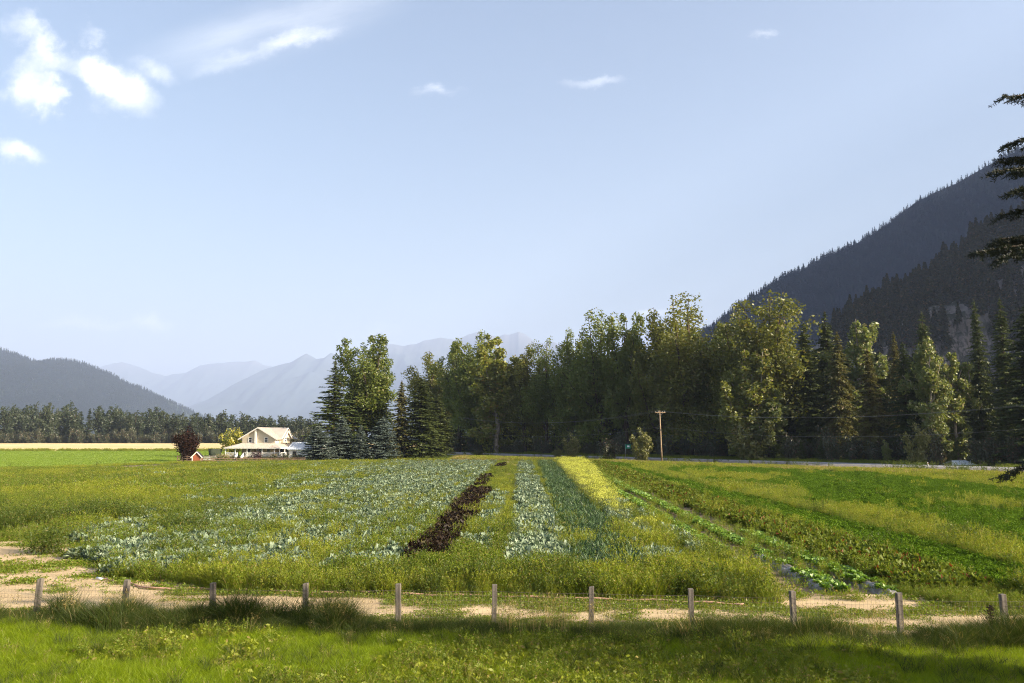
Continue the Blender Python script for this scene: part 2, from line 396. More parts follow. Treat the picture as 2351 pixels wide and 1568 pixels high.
# the near spur with its rock band
def spur_prof(s):
    return np.interp(s, [0, .38, .43, .50, .54, .62, 1], [0, .36, .48, .70, .73, .77, 1])
def slopemat(name, soil, rock, rock2):
    m = bpy.data.materials.new(name); m.use_nodes = True; t = NT(m.node_tree); p = t.n['Principled BSDF']
    ge = t.node('ShaderNodeNewGeometry'); sp = t.node('ShaderNodeSeparateXYZ'); t.l.new(ge.outputs['True Normal'], sp.inputs[0])
    r = t.mix(t.ramp(t.noise(ge.outputs['Position'], .12, 7, .7), .3, .7), c4(rock), c4(rock2))
    st = t.node('ShaderNodeMapping'); t.l.new(ge.outputs['Position'], st.inputs[0]); st.inputs[3].default_value = (.25, .25, .04)
    r = t.mix(t.ramp(t.noise(st.outputs[0], 1, 5, .7), .45, .6), r, c4((.06, .06, .05)))
    t.l.new(t.mix(t.ramp(sp.outputs[2], .66, .84), r, c4(soil)), p.inputs['Base Color'])
    b = t.node('ShaderNodeBump'); b.inputs['Strength'].default_value = 1; b.inputs['Distance'].default_value = 2
    t.l.new(t.noise(ge.outputs['Position'], .3, 6, .7), b.inputs['Height']); t.l.new(b.outputs[0], p.inputs['Normal'])
    p.inputs['Roughness'].default_value = .95; p.inputs['Specular IOR Level'].default_value = .1
    return m
M_spur = slopemat('rocky_spur', (.03, .034, .02), (.22, .19, .175), (.11, .098, .092))
Xc, Zc = crestline(z4([(150, 1080), (200, 1010), (235, 985), (350, 915), (400, 895), (430, 875), (500, 835), (560, 800), (610, 770), (700, 705), (770, 655), (860, 615), (944, 585)]) + [(2500, 430), (2700, 350), (3000, 300)], 850, 2.0, 1.5, 4)
yr = np.linspace(430, 850, 150); s = (yr-430)/420
Y = np.tile(yr[:, None], (1, len(Xc))); X = Xc[None, :]*(.3 + .7*Y/850)
sh = (vnoise(X, X*0, 60, 71, 3)-.5)*.10
K = spur_prof(np.clip(s[:, None] + sh, 0, 1)); K[-1] = 1
Z = K*Zc[None, :]*(.86 + .14*s[:, None]) + (vnoise(X, Y, 16, 77, 4)-.5)*16*np.clip(K*3, 0, 1)*(s[:, None] < .97)
rock = (s[:, None] > .36) & (s[:, None] < .58)
Y2 = Y + np.where(rock, (vnoise(X, Z, 14, 78, 4)-.5)*22, 0)
SP = (X, Y2, Z)
back = np.stack([X[-1:], Y[-1:]+300, Z[-1:]*.5], -1)
structure('rocky_hill', gridmesh('rocky_hill', np.concatenate([np.stack([X, Y2, Z], -1), back]), M_spur))

# ---- the air
mv = bpy.data.materials.new('haze_air'); mv.use_nodes = True; t = NT(mv.node_tree); t.n.clear()
o = t.node('ShaderNodeOutputMaterial'); pv = t.node('ShaderNodeVolumePrincipled')
pv.inputs['Color'].default_value = (.54, .655, .925, 1); pv.inputs['Density'].default_value = HAZE_DENSITY; pv.inputs['Anisotropy'].default_value = .1
t.l.new(pv.outputs[0], o.inputs['Volume'])
mb = MB(); mb.box(-29000, 29000, -4000, 29000, -4, 2740); hz = mb.build('haze', mv); tag(hz, kind='stuff', label='thin blue evening haze filling the whole valley', cat='haze')
# ================================================================== HOUSE AND SMALL THINGS
M_siding = surf('cream_siding', (.60, .53, .40), (.56, .49, .37), 2, .7)
M_trim = surf('cream_trim', (.78, .74, .66), rough=.6); M_wpaint = surf('white_woodwork', (.80, .79, .76), rough=.6)
M_mroof = surf('tan_metal_roof', (.50, .44, .37), (.46, .40, .335), .6, .45, spec=.5)
M_wroof = surf('pale_metal_roof', (.62, .66, .70), (.50, .54, .58), .5, .4, spec=.5)
M_deck = surf('deck_boards', (.36, .28, .2), (.28, .22, .16), 3, .8)
M_glass = surf('window_glass', (.03, .04, .045), rough=.08, spec=.9)
M_dark = surf('dark_metal', (.03, .03, .032), rough=.5, spec=.4)

HR = math.radians(-10); HO = at(592, 1056, 185); HO.z = 0
hs = empty('farmhouse', HO, HR)
tag(hs, 'cream two storey farmhouse with gabled metal roof and wraparound white porch', 'house')
ZD, ZE, ZP, ZG, ZR = .85, 2.86, 3.9, 5.2, 7.5
HW, HDp, PO = 4.1, 10.0, 6.9                      # half width, depth, porch reach
w = MB()
w.box(-HW, HW, 0, HDp, .1, ZG)                     # body
def gable(mb, x0, x1, y, z0, zr, th, along='x'):
    """triangular wall above the eaves"""
    if along == 'x': pts = [(x0, y, z0), (x1, y, z0), ((x0+x1)/2, y, zr)]; off = Vector((0, th, 0))
    else: pts = [(y, x0, z0), (y, x1, z0), (y, (x0+x1)/2, zr)]; off = Vector((th, 0, 0))
    p2 = [Vector(p)+off for p in pts]; mb.poly(pts); mb.poly(p2[::-1])
    for i in range(3): mb.poly([pts[i], p2[i], p2[(i+1) % 3], pts[(i+1) % 3]])
gable(w, -HW, HW, 0, ZG, ZR-.16, .2); gable(w, -HW, HW, HDp-.2, ZG, ZR-.16, .2)
w.box(HW+.003, 4.3, 1.95, 7.6, ZP+.05, ZG); gable(w, 1.95, 7.6, 4.1, ZG+.002, ZR-.18, .2, 'y')
w.box(4.303, 5.0, 2.3, 5.5, ZP+.05, 5.35); gable(w, 2.3, 5.5, 4.8, 5.352, 6.6, .2, 'y')
# horizontal siding laps
for k in range(28):
    z = .95 + k*.152
    if z < ZG-.05: w.box(-HW+.02, HW-.02, -.022, -.001, z, z+.03)
w.build('wall', M_siding, hs)
rf = MB()
sl = (ZR-ZG)/HW; ov = .75
for sgn in (-1, 1):
    rf.slab([(0, -.55, ZR), (sgn*(HW+ov), -.55, ZG-ov*sl), (sgn*(HW+ov), HDp+.5, ZG-ov*sl), (0, HDp+.5, ZR)], .12)
ym, hw2 = 4.78, 2.83; s2 = (ZR-.02-ZG)/hw2
for sgn in (-1, 1):
    rf.slab([(.15, ym, ZR-.02), (.15, ym+sgn*(hw2+.4), ZG-.4*s2), (4.9, ym+sgn*(hw2+.4), ZG-.4*s2), (4.9, ym, ZR-.02)], .12)
ym, hw3 = 3.9, 1.6; s3 = (6.75-5.35)/hw3
for sgn in (-1, 1):
    rf.slab([(3.4, ym, 6.75), (3.4, ym+sgn*(hw3+.35), 5.35-.35*s3), (5.45, ym+sgn*(hw3+.35), 5.35-.35*s3), (5.45, ym, 6.75)], .11)
roof = rf.build('roof', M_mroof, hs)
sm = MB()                                          # standing seams
for sgn in (-1, 1):
    for k in range(24):
        y = -.4 + k*.46
        if y < HDp+.4: sm.bar((sgn*.05, y, ZR+.0), (sgn*(HW+ov-.02), y, ZG-ov*sl+.03), .05, .05)
sm.build('roof_seam', M_mroof, roof)
fa = MB()
for sgn in (-1, 1):
    fa.bar((0, -.58, ZR-.10), (sgn*(HW+ov), -.58, ZG-ov*sl-.10), .05, .24)
    fa.bar((4.93, 4.78, ZR-.12), (4.93, 4.78+sgn*3.23, ZG-.4*s2-.12), .05, .22)
    fa.bar((5.48, 3.9, 6.65), (5.48, 3.9+sgn*1.95, 5.35-.35*s3-.1), .05, .2)
fa.build('bargeboard', M_trim, roof)
ch = MB(); ch.box(-.85, -.38, -.38, -.03, ZP-.1, ZR-.55); ch.build('chimney_chase', M_trim, hs)
an = MB(); an.tube([(-.4, .6, ZR-.1), (-.4, .6, ZR+1.0)], .03, 5); an.bar((-.75, .6, ZR+.8), (-.05, .6, ZR+.8), .04); an.build('antenna', M_dark, roof)
# porch
pr = MB()
fl, fr, bk = -PO, PO, 6.4
i0 = (-HW, -.02, ZP); i1 = (HW, -.02, ZP)
pr.slab([(fl, -3.0, ZE), (fr, -3.0, ZE), i1, i0], .1)
pr.slab([(fl, -3.0, ZE), i0, (-HW-.02, bk, ZP), (fl, bk, ZE)], .1)
pr.slab([(fr, -3.0, ZE), (fr, bk, ZE), (HW+.02, bk, ZP), i1], .1)
prf = pr.build('porch_roof', M_mroof, hs)
sm = MB()
for k in range(29):
    x = -6.7 + k*.48; xi = max(-HW, min(HW, x))
    sm.bar((x, -2.98, ZE+.02), (xi, -.03 if abs(x) < HW else -3.0+2.97*(1-(abs(x)-HW)/(PO-HW)), ZP+.02 if abs(x) < HW else ZE+.02+(ZP-ZE)*(1-(abs(x)-HW)/(PO-HW))), .05, .05)
sm.build('roof_seam', M_mroof, prf)
gt = MB(); gt.bar((fl, -3.05, ZE-.1), (fr, -3.05, ZE-.1), .1, .2); gt.bar((fr+.05, -3.05, ZE-.1), (fr+.05, bk, ZE-.1), .1, .2); gt.bar((fl-.05, -3.05, ZE-.1), (fl-.05, bk, ZE-.1), .1, .2)
gt.build('gutter', M_trim, prf)
dk = MB(); dk.box(-6.7, 6.7, -2.85, -.03, ZD-.2, ZD); dk.box(4.13, 6.7, -.028, 6.3, ZD-.2, ZD-.003); dk.box(-6.7, -4.13, -.028, 6.3, ZD-.2, ZD-.003)
dk.box(-6.6, 6.6, -2.75, -2.65, .05, ZD-.2)
dk.build('porch_floor', M_deck, hs)
px_ = [-6.6, -4.15, -1.3, 2.35, 5.35, 6.6]
for x in px_:
    p = MB(); p.box(x-.08, x+.08, -2.78, -2.62, ZD, ZE-.02); p.build('porch_post', M_wpaint, hs)
for y in (-.2, 2.2, 4.2, 6.2):
    p = MB(); p.box(6.52, 6.68, y-.08, y+.08, ZD, ZE-.02); p.build('porch_post', M_wpaint, hs)
p = MB(); p.box(-6.68, -6.52, 1.4, 1.56, ZD, ZE-.02); p.build('porch_post', M_wpaint, hs)
def railing(a, b):
    a, b = Vector(a), Vector(b); m = MB(); L = (b-a).length; n = int(L/.13)
    m.bar(a+Vector((0, 0, .92)), b+Vector((0, 0, .92)), .07); m.bar(a+Vector((0, 0, .12)), b+Vector((0, 0, .12)), .06)
    for k in range(1, n):
        q = a.lerp(b, k/n); m.bar(q+Vector((0, 0, .14)), q+Vector((0, 0, .9)), .035)
    return m.build('railing', M_wpaint, hs)
railing((-6.5, -2.7, ZD), (-4.2, -2.7, ZD)); railing((-4.1, -2.7, ZD), (-3.6, -2.7, ZD)); railing((-1.9, -2.7, ZD), (-1.4, -2.7, ZD)); railing((-1.2, -2.7, ZD), (2.25, -2.7, ZD))
railing((2.45, -2.7, ZD), (5.25, -2.7, ZD)); railing((5.43, -2.7, ZD), (6.5, -2.7, ZD)); railing((6.6, -2.6, ZD), (6.6, 2.1, ZD)); railing((6.6, 2.3, ZD), (6.6, 6.1, ZD)); railing((-6.6, -2.6, ZD), (-6.6, 1.3, ZD))
st = MB()
for k in range(4): st.box(-3.4, -2.1, -2.86-.3*(k+1), -2.86-.3*k-.003, .0, ZD-.2*(k+1)+.02)
steps = st.build('porch_steps', M_deck, hs)
for x in (-3.5, -2.0):
    m = MB(); m.slab([(x, -2.85, ZD+.9), (x, -4.1, .95), (x, -4.1, .15), (x, -2.85, ZD)], .07); m.build('stair_rail', M_wpaint, steps)
def window(x, y, z, wd, ht, face):
    """face 'f' on a wall looking to -y, 'r' on a wall looking to +x"""
    f = MB(); g = MB()
    def bx(mb, a0, a1, b0, b1, d0, d1):
        if face == 'f': mb.box(x+a0, x+a1, y-d1, y-d0, z+b0, z+b1)
        else: mb.box(x+d0, x+d1, y+a0, y+a1, z+b0, z+b1)
    h, t = wd/2, .09
    bx(f, -h, -h+t, 0, ht, .0, .07); bx(f, h-t, h, 0, ht, .0, .07); bx(f, -h+t, h-t, 0, t, .0, .07); bx(f, -h+t, h-t, ht-t, ht, .0, .07); bx(f, -h+t, h-t, ht*.5-.04, ht*.5+.04, .0, .06)
    fo = f.build('window', M_wpaint, hs)
    bx(g, -h+t, h-t, t, ht-t, .01, .035); g.build('pane', M_glass, fo)
window(-2.05, -.024, 4.05, .9, 1.15, 'f'); window(1.9, -.024, 4.05, .9, 1.15, 'f')
window(-2.3, -.024, 1.5, 1.1, 1.1, 'f'); window(.4, -.024, 1.6, 1.6, 1.0, 'f'); window(2.6, -.024, 1.5, .9, 1.1, 'f')
window(HW+.002, .45, 4.15, .55, .9, 'r'); window(HW+.002, 1.4, 4.15, .55, .9, 'r')
window(5.002, 3.4, 4.1, .9, 1.2, 'r'); window(4.302, 6.4, 4.15, .6, .9, 'r'); window(HW+.002, 3.0, 1.4, 1.2, 1.3, 'r')
d = MB(); d.box(-.95, -.05, -.07, -.026, ZD+.01, ZD+2.0); door = d.build('door', M_deck, hs)
d = MB(); d.box(-.2, -.12, -.12, -.072, ZD+.95, ZD+1.05); d.build('door_handle', M_dark, door)

# low white outbuilding behind the right corner of the house
ob = empty('outbuilding', HO + Matrix.Rotation(HR, 3, 'Z') @ Vector((10.5, 3.4, 0)), HR)
tag(ob, 'low white outbuilding with shiny pale metal roof, between the farmhouse and the dark spruces', 'outbuilding')
m = MB(); m.box(-3.4, 3.8, -2.6, 2.6, 0, 2.5); gable(m, -2.6, 2.6, 3.6, 2.5, 3.9, .2, 'y'); gable(m, -2.6, 2.6, -3.4, 2.5, 3.9, .2, 'y'); m.build('wall', M_wpaint, ob)
m = MB()
for sgn in (-1, 1): m.slab([(-3.7, 0, 4.1), (4.3, 0, 4.1), (4.3, sgn*3.1, 2.45), (-3.7, sgn*3.1, 2.45)], .08)
rr = m.build('roof', M_wroof, ob)
m = MB()
for k in range(17): m.bar((-3.6+k*.48, -.05, 4.11), (-3.6+k*.48, -3.08, 2.48), .05, .06)
m.build('roof_seam', M_wroof, rr)
for x in (-2.4, 1.2):
    m = MB(); m.box(x, x+.9, -2.66, -2.602, .05, 2.0); m.build('door', M_dark, ob)

# red shed
M_red = surf('red_boards', (.30, .10, .05), (.22, .068, .035), 3, .85, .4, 12, stretch=(6, 6, .5))
M_shingle = surf('dark_shingles', (.045, .04, .045), (.025, .022, .025), 3, .95, .5, 12)
sd = empty('garden_shed', at(453, 1060, 168).xy.to_3d(), math.radians(12)); tag(sd, 'small red wooden shed with steep dark roof under the dark red maple', 'shed')
m = MB(); m.box(-.85, .85, -.9, 1.1, 0, 1.25); gable(m, -.85, .85, -.9, 1.25, 2.1, .12); gable(m, -.85, .85, .98, 1.25, 2.1, .12)
for k in range(9): m.box(-.85+k*.19, -.85+k*.19+.025, -.925, -.902, .05, 1.25)
m.build('wall', M_red, sd)
m = MB()
for sgn in (-1, 1): m.slab([(0, -1.15, 2.28), (sgn*1.12, -1.15, 1.08), (sgn*1.12, 1.3, 1.08), (0, 1.3, 2.28)], .09)
r_ = m.build('roof', M_shingle, sd)
m = MB()
for sgn in (-1, 1): m.bar((0, -1.19, 2.21), (sgn*1.14, -1.19, 1.0), .05, .16)
m.build('bargeboard', M_trim, r_)
for x in (-.86, .86):
    m = MB(); m.box(x-.06, x+.06, -.96, -.905, 0, 1.2); m.build('corner_board', M_trim, sd)

# rail fences
M_rail = surf('weathered_rail', (.12, .075, .05), (.20, .14, .10), 4, .9); M_grey = surf('grey_wood', (.30, .27, .24), (.19, .165, .145), 5, .9, .4, 25, stretch=(4, 4, .4))
def rail_fence(a, b, n, h, rails, mat, label, rad=.06):
    a, b = Vector((a[0], a[1], 0)), Vector((b[0], b[1], 0)); root = empty('rail_fence', a); tag(root, label, 'fence'); d = b-a
    for k in range(n+1):
        m = MB(); p = d*k/n; m.box(p.x-rad, p.x+rad, p.y-rad, p.y+rad, 0, h); m.build('post', mat, root)
    for z in rails:
        m = MB(); m.bar(Vector((0, -rad-.02, z)), d+Vector((0, -rad-.02, z)), .035, .11); m.build('rail', mat, root)
A = at(407, 1060, 171); B = at(440, 1060, 171.5)
rail_fence(A, B, 3, 1.35, (.35, .75, 1.15), M_rail, 'dark brown rail fence between the hayfield and the red shed')
rail_fence(at(466, 1060, 178), at(522, 1060, 180), 4, 1.2, (.35, .7, 1.05), M_grey, 'pale rail fence between the red shed and the netted trampoline')
rail_fence(at(462, 1060, 165), at(700, 1060, 171), 9, .95, (.5, .85), M_rail, 'thin garden fence of posts and rails running in front of the farmhouse shrubs', .045)

# trampoline with its flared net, garden table
M_net = surf('dark_net', (.07, .085, .06), rough=.9)
tp = empty('trampoline', at(493, 1058, 184).xy.to_3d()); tag(tp, 'round trampoline with tall flared dark net, left of the farmhouse porch', 'trampoline')
def ring(m, r, z, rad, n=24): m.tube([(r*math.cos(2*math.pi*k/n), r*math.sin(2*math.pi*k/n), z) for k in range(n+1)], rad, 5, False)
m = MB(); ring(m, 1.25, .75, .04)
for k in range(6):
    t_ = math.pi/3*k; m.tube([(1.2*math.cos(t_), 1.2*math.sin(t_), 0), (1.25*math.cos(t_), 1.25*math.sin(t_), .75), (1.5*math.cos(t_), 1.5*math.sin(t_), 2.55)], .03, 5)
ring(m, 1.5, 2.55, .03); m.build('frame', M_dark, tp)
m = MB(); m.tube([(0, 0, .74), (0, 0, .77)], 1.2, 24); m.build('mat', M_dark, tp)
m = MB(); n = 110
for k in range(n):
    a0 = 2*math.pi*k/n; m.bar((1.24*math.cos(a0), 1.24*math.sin(a0), .78), (1.49*math.cos(a0), 1.49*math.sin(a0), 2.53), .032)
for k in range(22): ring(m, 1.24+.25*k/21, .8+1.72*k/21, .014, 20)
m.build('net', M_net, tp)
gt_ = empty('garden_table', at(474, 1058, 176).xy.to_3d(), .3); tag(gt_, 'pale garden table with bench seats standing between shed and trampoline', 'table')
m = MB(); m.box(-.8, .8, -.35, .35, .7, .75); m.build('table_top', M_wpaint, gt_)
for y in (-.75, .6):
    m = MB(); m.box(-.8, .8, y, y+.2, .4, .44); m.build('bench_seat', M_wpaint, gt_)
for x in (-.6, .6):
    m = MB(); m.bar((x, -.7, 0), (x, .25, .7), .07); m.bar((x, .7, 0), (x, -.25, .7), .07); m.bar((x, -.7, .37), (x, .75, .37), .06); m.build('leg', M_grey, gt_)

# utility poles and wires
M_pole = surf('pole_wood', (.36, .26, .16), (.27, .19, .12), 2, .85, stretch=(5, 5, .3)); M_ins = surf('insulator_glaze', (.6, .58, .52), rough=.25, spec=.6); M_wire = surf('wire_metal', (.16, .16, .15), rough=.5)
def utility_pole(loc, label):
    r = empty('utility_pole', loc); tag(r, label, 'utility pole', 'utility poles along the road')
    m = MB(); m.tube([(.25, 0, 0), (.12, 0, 5), (0, 0, 10.75)], [.17, .14, .11], 10); m.build('pole', M_pole, r)
    m = MB(); m.box(-.95, 1.15, -.17, -.05, 10.28, 10.44); ca = m.build('crossarm', M_pole, r)
    for x in (-.85, -.3, .5, 1.05):
        m = MB(); m.tube([(x, -.11, 10.44), (x, -.11, 10.52), (x, -.11, 10.53), (x, -.11, 10.64), (x, -.11, 10.68)], [.02, .02, .06, .055, .025], 7); m.build('insulator', M_ins, ca)
    m = MB(); m.bar((-.55, -.14, 10.26), (.02, -.13, 9.75), .04); m.bar((.7, -.14, 10.26), (.06, -.13, 9.75), .04); m.build('brace', M_wire, ca)
    m = MB(); m.box(.12, .3, -.22, -.08, 6.6, 6.9); m.build('bracket', M_dark, r)
    return r
P0 = Vector((at(1517, 1059, 167).x, 167, 0)); PR = P0 + Vector((43, -55, 0))*1.12; PL = P0 + Vector((-45, 57, 0))
utility_pole(P0, 'brown wooden utility pole with a short crossarm standing beside the road')
utility_pole(PR, 'wooden utility pole further along the road, past the white marker post')
for x, z, lab in ((-.85, 10.68, 'thin power wire from the outer end of the pole crossarm'), (.5, 10.68, 'thin power wire from the inner half of the pole crossarm'), (.2, 7.4, 'slack cable slung low from the middle of the utility pole')):
    m = MB()
    for a_, b_, sg in ((PL, P0, 2.0), (P0, PR, 2.1)):
        pts = []
        for k in range(25):
            u = k/24; q = a_.lerp(b_, u); pts.append((q.x+x, q.y-.11, z - sg*4*u*(1-u)))
        m.tube(pts, .018, 5)
    tag(m.build('power_wire', M_wire), lab, 'wire', 'overhead wires along the road')

# green road sign, white marker post, half hidden shed beyond the road
M_sign = surf('sign_green', (.01, .16, .10), rough=.5); M_galv = surf('galvanised_steel', (.38, .38, .38), rough=.5, metal=.6)
sg = empty('road_sign', at(1441, 1060, 182).xy.to_3d()); tag(sg, 'green road sign on a thin metal post behind the bright roadside bush', 'road sign')
m = MB(); m.tube([(-.5, 0, 0), (-.5, 0, 3.7)], .045, 6); m.build('post', M_galv, sg)
m = MB(); m.box(-.48, .75, -.09, -.05, 2.65, 3.6); m.build('sign_panel', M_sign, sg)
m = MB(); m.box(-.05, .45, -.1, -.092, 3.0, 3.35); m.build('sign_symbol', M_wroof, sg)
dl = empty('marker_post', Vector((at(2131, 1079, 127.5).x, 127.5, 0))); tag(dl, 'white plastic marker post standing upright at the edge of the road', 'marker post')
m = MB(); m.tube([(0, 0, 0), (0, 0, 1.28), (0, 0, 1.33)], [.065, .06, .03], 8); m.build('post', M_wpaint, dl)
m = MB(); m.box(-.03, .03, -.072, -.064, 1.05, 1.22); m.build('reflector', surf('reflector_amber', (.6, .25, .03), rough=.3), dl)
sh_ = empty('roadside_shed', Vector((at(2200, 1070, 141).x, 141, .10)), math.radians(8)); tag(sh_, 'low shed with pale blue metal roof half hidden beyond the road', 'shed')
m = MB(); m.box(-2.0, 2.2, -1.2, 1.2, -.56, .42); m.build('wall', M_grey, sh_)
m = MB()
for sgn in (-1, 1): m.slab([(-1.2, 0, 1.12), (1.5, 0, 1.12), (2.6, sgn*1.5, .36), (-2.3, sgn*1.5, .36)], .05)
rr = m.build('roof', M_wroof, sh_)
m = MB()
for k in range(9): m.bar((-1.1+k*.3, -.03, 1.14), (-2.1+k*.56, -1.48, .39), .04)
m.tube([(1.9, -.6, .7), (1.9, -.6, 1.15)], .06, 6); m.build('roof_seam', M_wroof, rr)

# wire fence on wooden posts
M_post = surf('fence_post_wood', (.20, .175, .145), (.11, .095, .08), 3, .9, .7, 30, stretch=(5, 5, .35), detail=7)
wf = empty('wire_fence', (0, 22.2, 0)); tag(wf, 'wire mesh fence on square grey wooden posts along the near grass verge', 'fence')
tops = [(88, 1328), (288, 1331), (491, 1338), (703, 1339), (916, 1340), (1134, 1342), (1356, 1347), (1586, 1351), (1820, 1357), (2063, 1361), (2305, 1364)]
pp = [gp(a, b, 1.15) for a, b in tops]
pp = [pp[0]*2-pp[1], *pp, pp[-1]*2-pp[-2]]
for i, p in enumerate(pp):
    m = MB(); m.box(-.07, .07, -.07, .07, -.25, 1.15)
    if i % 3 == 1: m.v[4:8] = [(a, b, c + (.012 if a > 0 else -.012)) for a, b, c in m.v[4:8]]
    o = m.build('post', M_post, wf); o.location = (p.x, p.y-22.2, 0)
    o.rotation_euler = (random.uniform(-.02, .02), (.05 if i in (1, 2) else -.04 if i == 11 else random.uniform(-.02, .02)), random.uniform(-.15, .15))
    bv = o.modifiers.new('edge', 'BEVEL'); bv.width = .008; bv.segments = 1
m = MB()
for a_, b_ in zip(pp, pp[1:]):
    d = b_-a_
    for z, r_ in ((.98, .003), (.86, .0024), (.74, .0024), (.62, .0024), (.50, .0024), (.38, .0024), (.26, .0024), (.14, .0024)):
        pts = [a_.lerp(b_, k/6) for k in range(7)]
        m.tube([(q.x, q.y-22.2-.078, z - .02*math.sin(math.pi*k/6)) for k, q in enumerate(pts)], r_, 3, False)
    n = int(d.length/.105)
    for k in range(1, n):
        q = a_.lerp(b_, k/n); m.tube([(q.x, q.y-22.2-.078, .04), (q.x, q.y-22.2-.078, .98-.02*math.sin(math.pi*k/n))], .0022, 3, False)
m.build('wire_mesh', surf('rusty_wire', (.16, .13, .11), rough=.7), wf)

# irrigation hose lying along the edge of the crops, plastic mulch strips
M_hose = surf('faded_hose', (.46, .27, .19), (.40, .25, .17), 4, .6)
hp = [(236, 1331), (262, 1334), (300, 1340), (345, 1351), (420, 1352), (480, 1353), (545, 1354), (620, 1358), (705, 1361), (770, 1362), (830, 1361), (900, 1364), (980, 1366), (1080, 1368), (1180, 1371), (1290, 1373), (1400, 1377), (1500, 1379), (1590, 1383), (1660, 1386), (1715, 1390)]
pts = [gp(a, b, .1) for a, b in hp]; cr = []
for i in range(len(pts)-1):
    p0, p1, p2, p3 = pts[max(i-1, 0)], pts[i], pts[i+1], pts[min(i+2, len(pts)-1)]
    for k in range(5):
        u = k/5; cr.append(.5*((2*p1)+(p2-p0)*u+(2*p0-5*p1+4*p2-p3)*u*u+(3*p1-p0-3*p2+p3)*u**3))
m = MB(); m.tube([(q.x, q.y, .115 + .02*math.sin(i*.9)) for i, q in enumerate(cr)], .033, 7)
tag(m.build('hose', M_hose), 'long faded pink hose lying along the weedy edge of the crop field', 'hose')
m = MB(); q = cr[0]; m.tube([(q.x-.25, q.y+.05, .15), (q.x+.02, q.y, .12)], [.05, .04], 7); tag(m.build('hose_fitting', M_wroof), 'short pale pipe fitting at the loose end of the pink hose', 'fitting')
M_mulch = surf('mulch_film', (.27, .26, .25), (.15, .125, .095), 2.2, .65, .9, 6, spec=.25)
def mulch(X, y0, y1, label):
    ys = np.linspace(y0, y1, int((y1-y0)/.08)+2); us = np.linspace(-.5, .5, 15); U, Yy = np.meshgrid(us, ys)
    Z = .05 + .17*np.cos(U*math.pi)**.7 + .20*(vnoise(U*4+X, Yy, .28, 41, 4)-.5)
    Xx = X + .0112*Yy + U*(.55 + .35*vnoise(Yy, Yy*0+X, .8, 4)) 
    Z[0] = .0; Z[:, 0] = .0; Z[:, -1] = .0
    tag(link('mulch_film', gridmesh('mulch_film', np.stack([Xx, Yy, Z], -1), M_mulch)), label, 'plastic sheet', 'plastic mulch strips under the lettuce rows')
mulch(8.95, 31.5, 43, 'silver plastic film under the lettuce row beside the pale cabbages')
mulch(10.55, 28.0, 36, 'thin silver film showing through the sparse middle lettuce row')
mulch(12.35, 27.2, 38, 'silver plastic film reaching nearest the fence, under the lettuce beside the beets')
# ================================================================== TREES
def unit(v): return v/np.maximum(np.linalg.norm(v, axis=-1, keepdims=True), 1e-9)
def leaves(C, L, Wd, rng, up=.25, n_bias=None):
    """diamond leaves at centres C, random direction, half length L, half width Wd"""
    n = len(C); L = np.broadcast_to(L, n)[:, None]; Wd = np.broadcast_to(Wd, n)[:, None]
    a = rng.normal(size=(n, 3)); a[:, 2] += up
    if n_bias is not None: a += n_bias
    a = unit(a); b = unit(np.cross(a, rng.normal(size=(n, 3))))
    return np.stack([C-a*L, C+b*Wd-a*L*.1, C+a*L, C-b*Wd-a*L*.1], 1)
def ell(n, rng):
    """points in a unit ball, denser to the shell"""
    d = unit(rng.normal(size=(n, 3))); return d*(rng.random((n, 1))**.45)
def limb_mesh(segs, mat, name='trunk'):
    m = MB()
    for pts, r in segs: m.tube(pts, r, 7, False)
    return m.mesh(name, mat)

